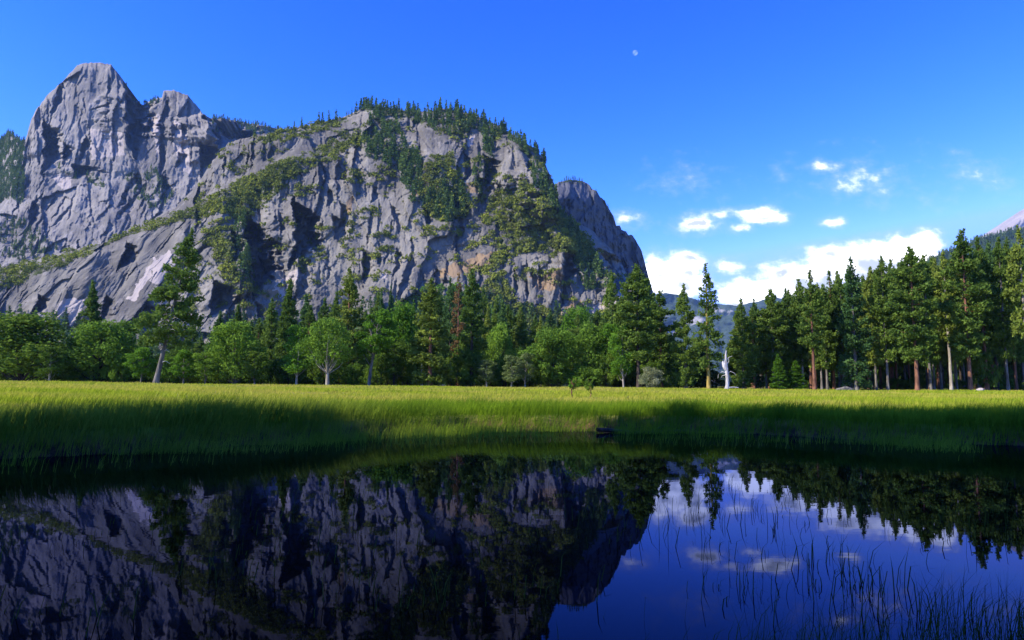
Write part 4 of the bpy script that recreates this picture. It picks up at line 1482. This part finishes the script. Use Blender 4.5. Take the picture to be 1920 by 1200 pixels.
def merge(name, protos, P, S, mat, label, rr):
    """many small plants in one mesh"""
    V_, F_, n = [], [], 0
    for k, (pv, pf) in enumerate(protos):
        sel = np.arange(len(P)) % len(protos) == k
        p, s = P[sel], S[sel]
        a = rr.uniform(0, 2 * np.pi, len(p))
        ca, sa = np.cos(a)[:, None], np.sin(a)[:, None]
        x = pv[None, :, 0] * ca - pv[None, :, 1] * sa
        y = pv[None, :, 0] * sa + pv[None, :, 1] * ca
        z = np.repeat(pv[None, :, 2], len(p), 0)
        W_ = np.stack([x, y, z], -1) * s[:, None, None] + p[:, None, :]
        V_.append(W_.reshape(-1, 3))
        F_.append((pf[None] + (np.arange(len(p)) * len(pv))[:, None, None]).reshape(-1, pf.shape[1]) + n)
        n += len(p) * len(pv)
    o = link(name, make_mesh(name, np.concatenate(V_), np.concatenate(F_), [mat]))
    tag(o, label, None, None, 'stuff')
    return o


rr = np.random.default_rng(91)
CPRO = [lod_conifer(700 + i, 16, w_) for i, w_ in enumerate((5.2, 6.4, 5.8, 4.6))]
CPRO_M = [make_mesh('mountain_conifer', v, f, [M['mtn_conifer']]) for v, f in CPRO]
BPRO = [lod_bush(720 + i) for i in range(6)]


def sample_polys(polys, density, mt_, wob=7, seed=3, ok=None):
    """random points on a cliff, density per 1000 square picture points"""
    PXs, PYs = [], []
    for i, p in enumerate(polys):
        q = np.array(p, float)
        x0, y0, x1, y1 = q[:, 0].min() - 8, q[:, 1].min() - 8, q[:, 0].max() + 8, q[:, 1].max() + 8
        n = int((x1 - x0) * (y1 - y0) * density / 1000)
        x, y = rr.uniform(x0, x1, n), rr.uniform(y0, y1, n)
        k = polymask(x, y, p, wob, seed + i)
        PXs.append(x[k])
        PYs.append(y[k])
    x, y = np.concatenate(PXs), np.concatenate(PYs)
    if ok is not None:
        k = ok(x, y)
        x, y = x[k], y[k]
    P, vis = mt_.at(x, y)
    return x[vis], y[vis], P[vis]


# brush on the domed cliff
x1, y1, P1_ = sample_polys(V_BRUSH, 44, mt2, ok=lambda x, y: (x > -80) & (y < 690) & (fbm(x / 13, y / 9, 3, 93) > -.42))
n = 11000
xa, ya = rr.uniform(330, 1240, n), rr.uniform(200, 640, n)
dn = fbm(xa / 26, ya / 13, 4, 77)
k = dn > .13 + .12 * rr.random(n)
Pb, vb = mt2.at(xa[k], ya[k])
P = np.concatenate([P1_, Pb[vb]])
S = rr.uniform(.5, 1.75, len(P)) ** 1.25
merge('brush', BPRO, P, S, M['brush'], 'olive green brush covering the ledges and ramps of the domed cliff', rr)
# leafy wood on the talus
x2, y2, P2_ = sample_polys(V_GREEN, 13, mt2)
merge('slope_wood', BPRO, P2_ + np.array([0, 0, 2.0]), rr.uniform(1.0, 2.0, len(P2_)), M['slope_leaf'], 'vivid green leafy wood on the slope at the foot of the cliff', rr)

# conifers on the domed cliff: the ones that show largest stand alone, the rest is one wood
GROUPS = [('small dark conifer in the wooded gully below the crest of the domed cliff', 'conifers in the wooded gully', [0], 15, 40),
          ('tiny dark conifer on the wooded crest of the domed cliff', 'conifers on the crest of the domed cliff', [1], 16, 46),
          ('small conifer on the broken ledges in the middle of the domed cliff', 'conifers on the middle ledges', [2, 7, 8], 11, 26),
          ('small conifer on the steep shoulder where the domed cliff drops to the gap', 'conifers on the shoulder of the dome', [3, 4], 12, 30),
          ('dark conifer clinging beside the shadowed cleft of the domed cliff', 'conifers by the shadowed cleft', [5], 12, 10),
          ('conifer on the talus slope at the foot of the domed cliff', 'conifers on the talus slope', [6], 6.5, 0)]
restP, restS = [], []
for lb, gp, ids, den, single in GROUPS:
    x, y, P = sample_polys([V_CON[i] for i in ids], den, mt2, ok=lambda x, y: (x > -60) & (x < 1300))
    S = rr.uniform(.8, 1.55, len(P))
    order = np.argsort(-S / P[:, 1])
    for j, q in enumerate(order):
        if j < single:
            o = link('mountain_conifer', CPRO_M[j % 4])
            o.location = P[q]
            o.scale = (S[q],) * 3
            o.rotation_euler = (0, 0, float(rr.uniform(0, 6.28)))
            tag(o, lb, 'tree', gp)
        else:
            restP.append(P[q])
            restS.append(S[q])
# the lone trees along the skyline
xs_ = np.array([478, 540, 552, 566, 590, 598, 606, 618, 630, 650, 655, 660, 668, 676, 684, 691, 698, 705, 713, 716, 724, 738, 748, 766, 785, 803, 826, 838, 850, 866, 884, 897, 908, 930, 944, 958, 972, 984, 996, 1008, 1022])
for j, px in enumerate(xs_):
    tp = float(np.interp(px, mt2.xs, mt2.tp))
    P, _ = mt2.at([px], [tp + 3])
    s_ = float(rr.uniform(.45, 1.45))
    o = link('mountain_conifer', CPRO_M[j % 4])
    o.location = P[0]
    o.scale = (s_ * float(rr.uniform(.6, 1.1)), s_ * .85, s_ * 1.05)
    o.rotation_euler = (0, float(rr.normal(0, .04)), float(rr.uniform(0, 6.28)))
    tag(o, 'lone conifer silhouetted against the sky along the skyline of the domed cliff', 'tree', 'conifers along the skyline')
merge('conifer_wood', CPRO, np.array(restP), np.array(restS), M['mtn_conifer'], 'dark conifer wood covering the crest, gully and foot of the domed cliff', rr)

# growth on the spires and the ridge behind them
x, y, P = sample_polys(V1[:1] + V1[2:], 15, mt1, ok=lambda x, y: x > -60)
xr = rr.uniform(398, 560, 260)
tr_ = np.interp(xr, mt1.xs, mt1.tp)
Pr, _ = mt1.at(xr, tr_ + 1 + 26 * rr.random(260) ** 1.5)
xl = np.concatenate([rr.uniform(-60, 43, 60), rr.uniform(232, 300, 26)])
Pl, _ = mt1.at(xl, np.interp(xl, mt1.xs, mt1.tp) + 1 + 8 * rr.random(86))
xf = rr.uniform(-70, 46, 1200)
Pf, _ = mt1.at(xf, np.interp(xf, mt1.xs, mt1.tp) + 120 * rr.random(1200))
P = np.concatenate([P, Pr, Pl, Pf])
merge('conifer_wood', CPRO, P, rr.uniform(.7, 1.4, len(P)), M['mtn_conifer'], 'dark conifers on the ridge and gullies around the bare spires', rr)
# the cap of the shadowed cliff
for j, px in enumerate([1054, 1059, 1063, 1067, 1071, 1075, 1079, 1083, 1087, 1092, 1118, 1140]):
    P, _ = mt3.at([px], [float(np.interp(px, mt3.xs, mt3.tp)) + 2])
    o = link('mountain_conifer', CPRO_M[j % 4])
    o.location = P[0]
    o.scale = (float(rr.uniform(.6, 1.1)),) * 3
    tag(o, 'tiny conifer on the cap of the shadowed blue cliff', 'tree', 'conifers on the shadowed cliff')
# the ridge behind the tall stand
n = 2600
xr = rr.uniform(1560, 2050, n)
tr_ = np.interp(xr, mt5.xs, mt5.tp)
Pr, _ = mt5.at(xr, tr_ + .5 + 90 * rr.random(n) ** 1.6)
merge('conifer_wood', CPRO, Pr, rr.uniform(.9, 1.7, n), M['mtn_conifer'], 'conifer wood on the ridge below the pale dome', rr)

# ---------------------------------------------------------------- small things
def rough_stone(seed, sx, sy, sz):
    import bmesh
    bm = bmesh.new()
    bmesh.ops.create_icosphere(bm, subdivisions=3, radius=1)
    V = np.array([v.co[:] for v in bm.verts])
    fs = np.array([[v.index for v in f.verts] for f in bm.faces])
    bm.free()
    k = 1 + .3 * vnoise(V[:, 0] * 1.6 + seed, V[:, 1] * 1.6 + V[:, 2] * 1.9, seed) + .1 * vnoise(V[:, 0] * 5, V[:, 1] * 5 + V[:, 2] * 5, seed + 1)
    return V * k[:, None] * np.array([sx, sy, sz]), fs


def place(name, mesh_, px, D, dz, label, cat, group=None):
    X, Y, Z = base_point(px, D)
    o = link(name, mesh_)
    o.location = (X, Y, Z + dz)
    tag(o, label, cat, group)
    return o


V, fs = rough_stone(3, 1.5, .9, .62)
place('boulder', make_mesh('boulder', V, fs, [M['granite']], smooth=True), 1585, 128, .42, 'pale boulder half hidden in the grass before the cone-shaped pine', 'boulder')
V, fs = rough_stone(5, .6, .5, .38)
place('boulder', make_mesh('boulder', V, fs, [M['pale_dome']], smooth=True), 1838, 122, .35, 'small white stone at the foot of the pine with the orange trunk base', 'boulder')
mb = MB()
zz = np.linspace(0, 3.2, 9)
V, Q = tube(np.stack([zz - 1.6, .1 * np.sin(zz * 1.3), .05 * np.cos(zz * 2)], -1), np.interp(zz, [0, 2, 4.2], [.07, .06, .03]), 8)
mb.add(V, Q)
V, Q = tube([(.4, .1, 0), (.9, .3, .18), (1.25, .35, .16)], [.06, .04, .015], 6)
mb.add(V, Q)
lg = link('fallen_log', mb.mesh('fallen_log', M['bark_dark'], True))
lx_ = 4.5
lg.location = (lx_, float(bank_y(np.array([lx_]))[0]) - .3, .03)
lg.rotation_euler = (0, .02, .12)
tag(lg, 'dark fallen log lying at the waterline below the grassy far bank', 'log')
mb = MB()
V, Q = tube([(-.9, 0, .1), (0, .1, .16), (.9, 0, .08)], [.12, .11, .05], 7)
mb.add(V, Q)
place('fallen_log', mb.mesh('short_log', M['bark_white'], True), 1376, 131, .42, 'short pale log lying in the grass beside the white snag', 'log')

# ---------------------------------------------------------------- the moon
mt, t, out = newmat('moon_rock')
co = t.n('ShaderNodeTexCoord').outputs['Object']
nm = t.noise(co, .014, 4, .6)
d = t.n('ShaderNodeBsdfDiffuse')
t.put(d.inputs[0], t.mix(t.ramp(nm.outputs[0], .4, .6), rgb(.09, .09, .09), rgb(.19, .19, .185)))
tr = t.n('ShaderNodeBsdfTransparent')
ad = t.n('ShaderNodeAddShader')
t.put(ad.inputs[0], d.outputs[0])
t.put(ad.inputs[1], tr.outputs[0])
t.put(out.inputs[0], ad.outputs[0])
V, fs = [], []
import bmesh
bm = bmesh.new()
bmesh.ops.create_uvsphere(bm, u_segments=32, v_segments=20, radius=115)
me = bpy.data.meshes.new('moon')
bm.to_mesh(me)
bm.free()
me.materials.append(mt)
for p_ in me.polygons:
    p_.use_smooth = True
mo = link('moon', me)
u_, e_ = ray(1191, 99)
mo.location = (u_ * 30000, 30000, EYE + e_ * 30000)
tag(mo, 'pale half moon high in the blue daytime sky', 'moon')

# ---------------------------------------------------------------- the air of the valley
mt = bpy.data.materials.new('haze')
mt.use_nodes = True
mt.node_tree.nodes.clear()
t = NT(mt.node_tree)
out = t.n('ShaderNodeOutputMaterial')
pv = t.n('ShaderNodeVolumePrincipled')
pv.inputs['Color'].default_value = (.35, .6, 1.0, 1)
pv.inputs['Density'].default_value = 3.0e-5
pv.inputs['Anisotropy'].default_value = 0.0
t.put(out.inputs['Volume'], pv.outputs[0])
x0, x1, y0, y1, z0, z1 = -9500, 9500, -450, 9600, -60, 1750
V = np.array([(x, y, z) for z in (z0, z1) for y in (y0, y1) for x in (x0, x1)], float)
Q = np.array([[0, 2, 3, 1], [4, 5, 7, 6], [0, 1, 5, 4], [2, 6, 7, 3], [0, 4, 6, 2], [1, 3, 7, 5]])
hz = link('haze', make_mesh('haze', V, Q, [mt]))
tag(hz, 'thin bluish valley air over the far hills', None, None, 'stuff')
sc.cycles.volume_bounces = 0
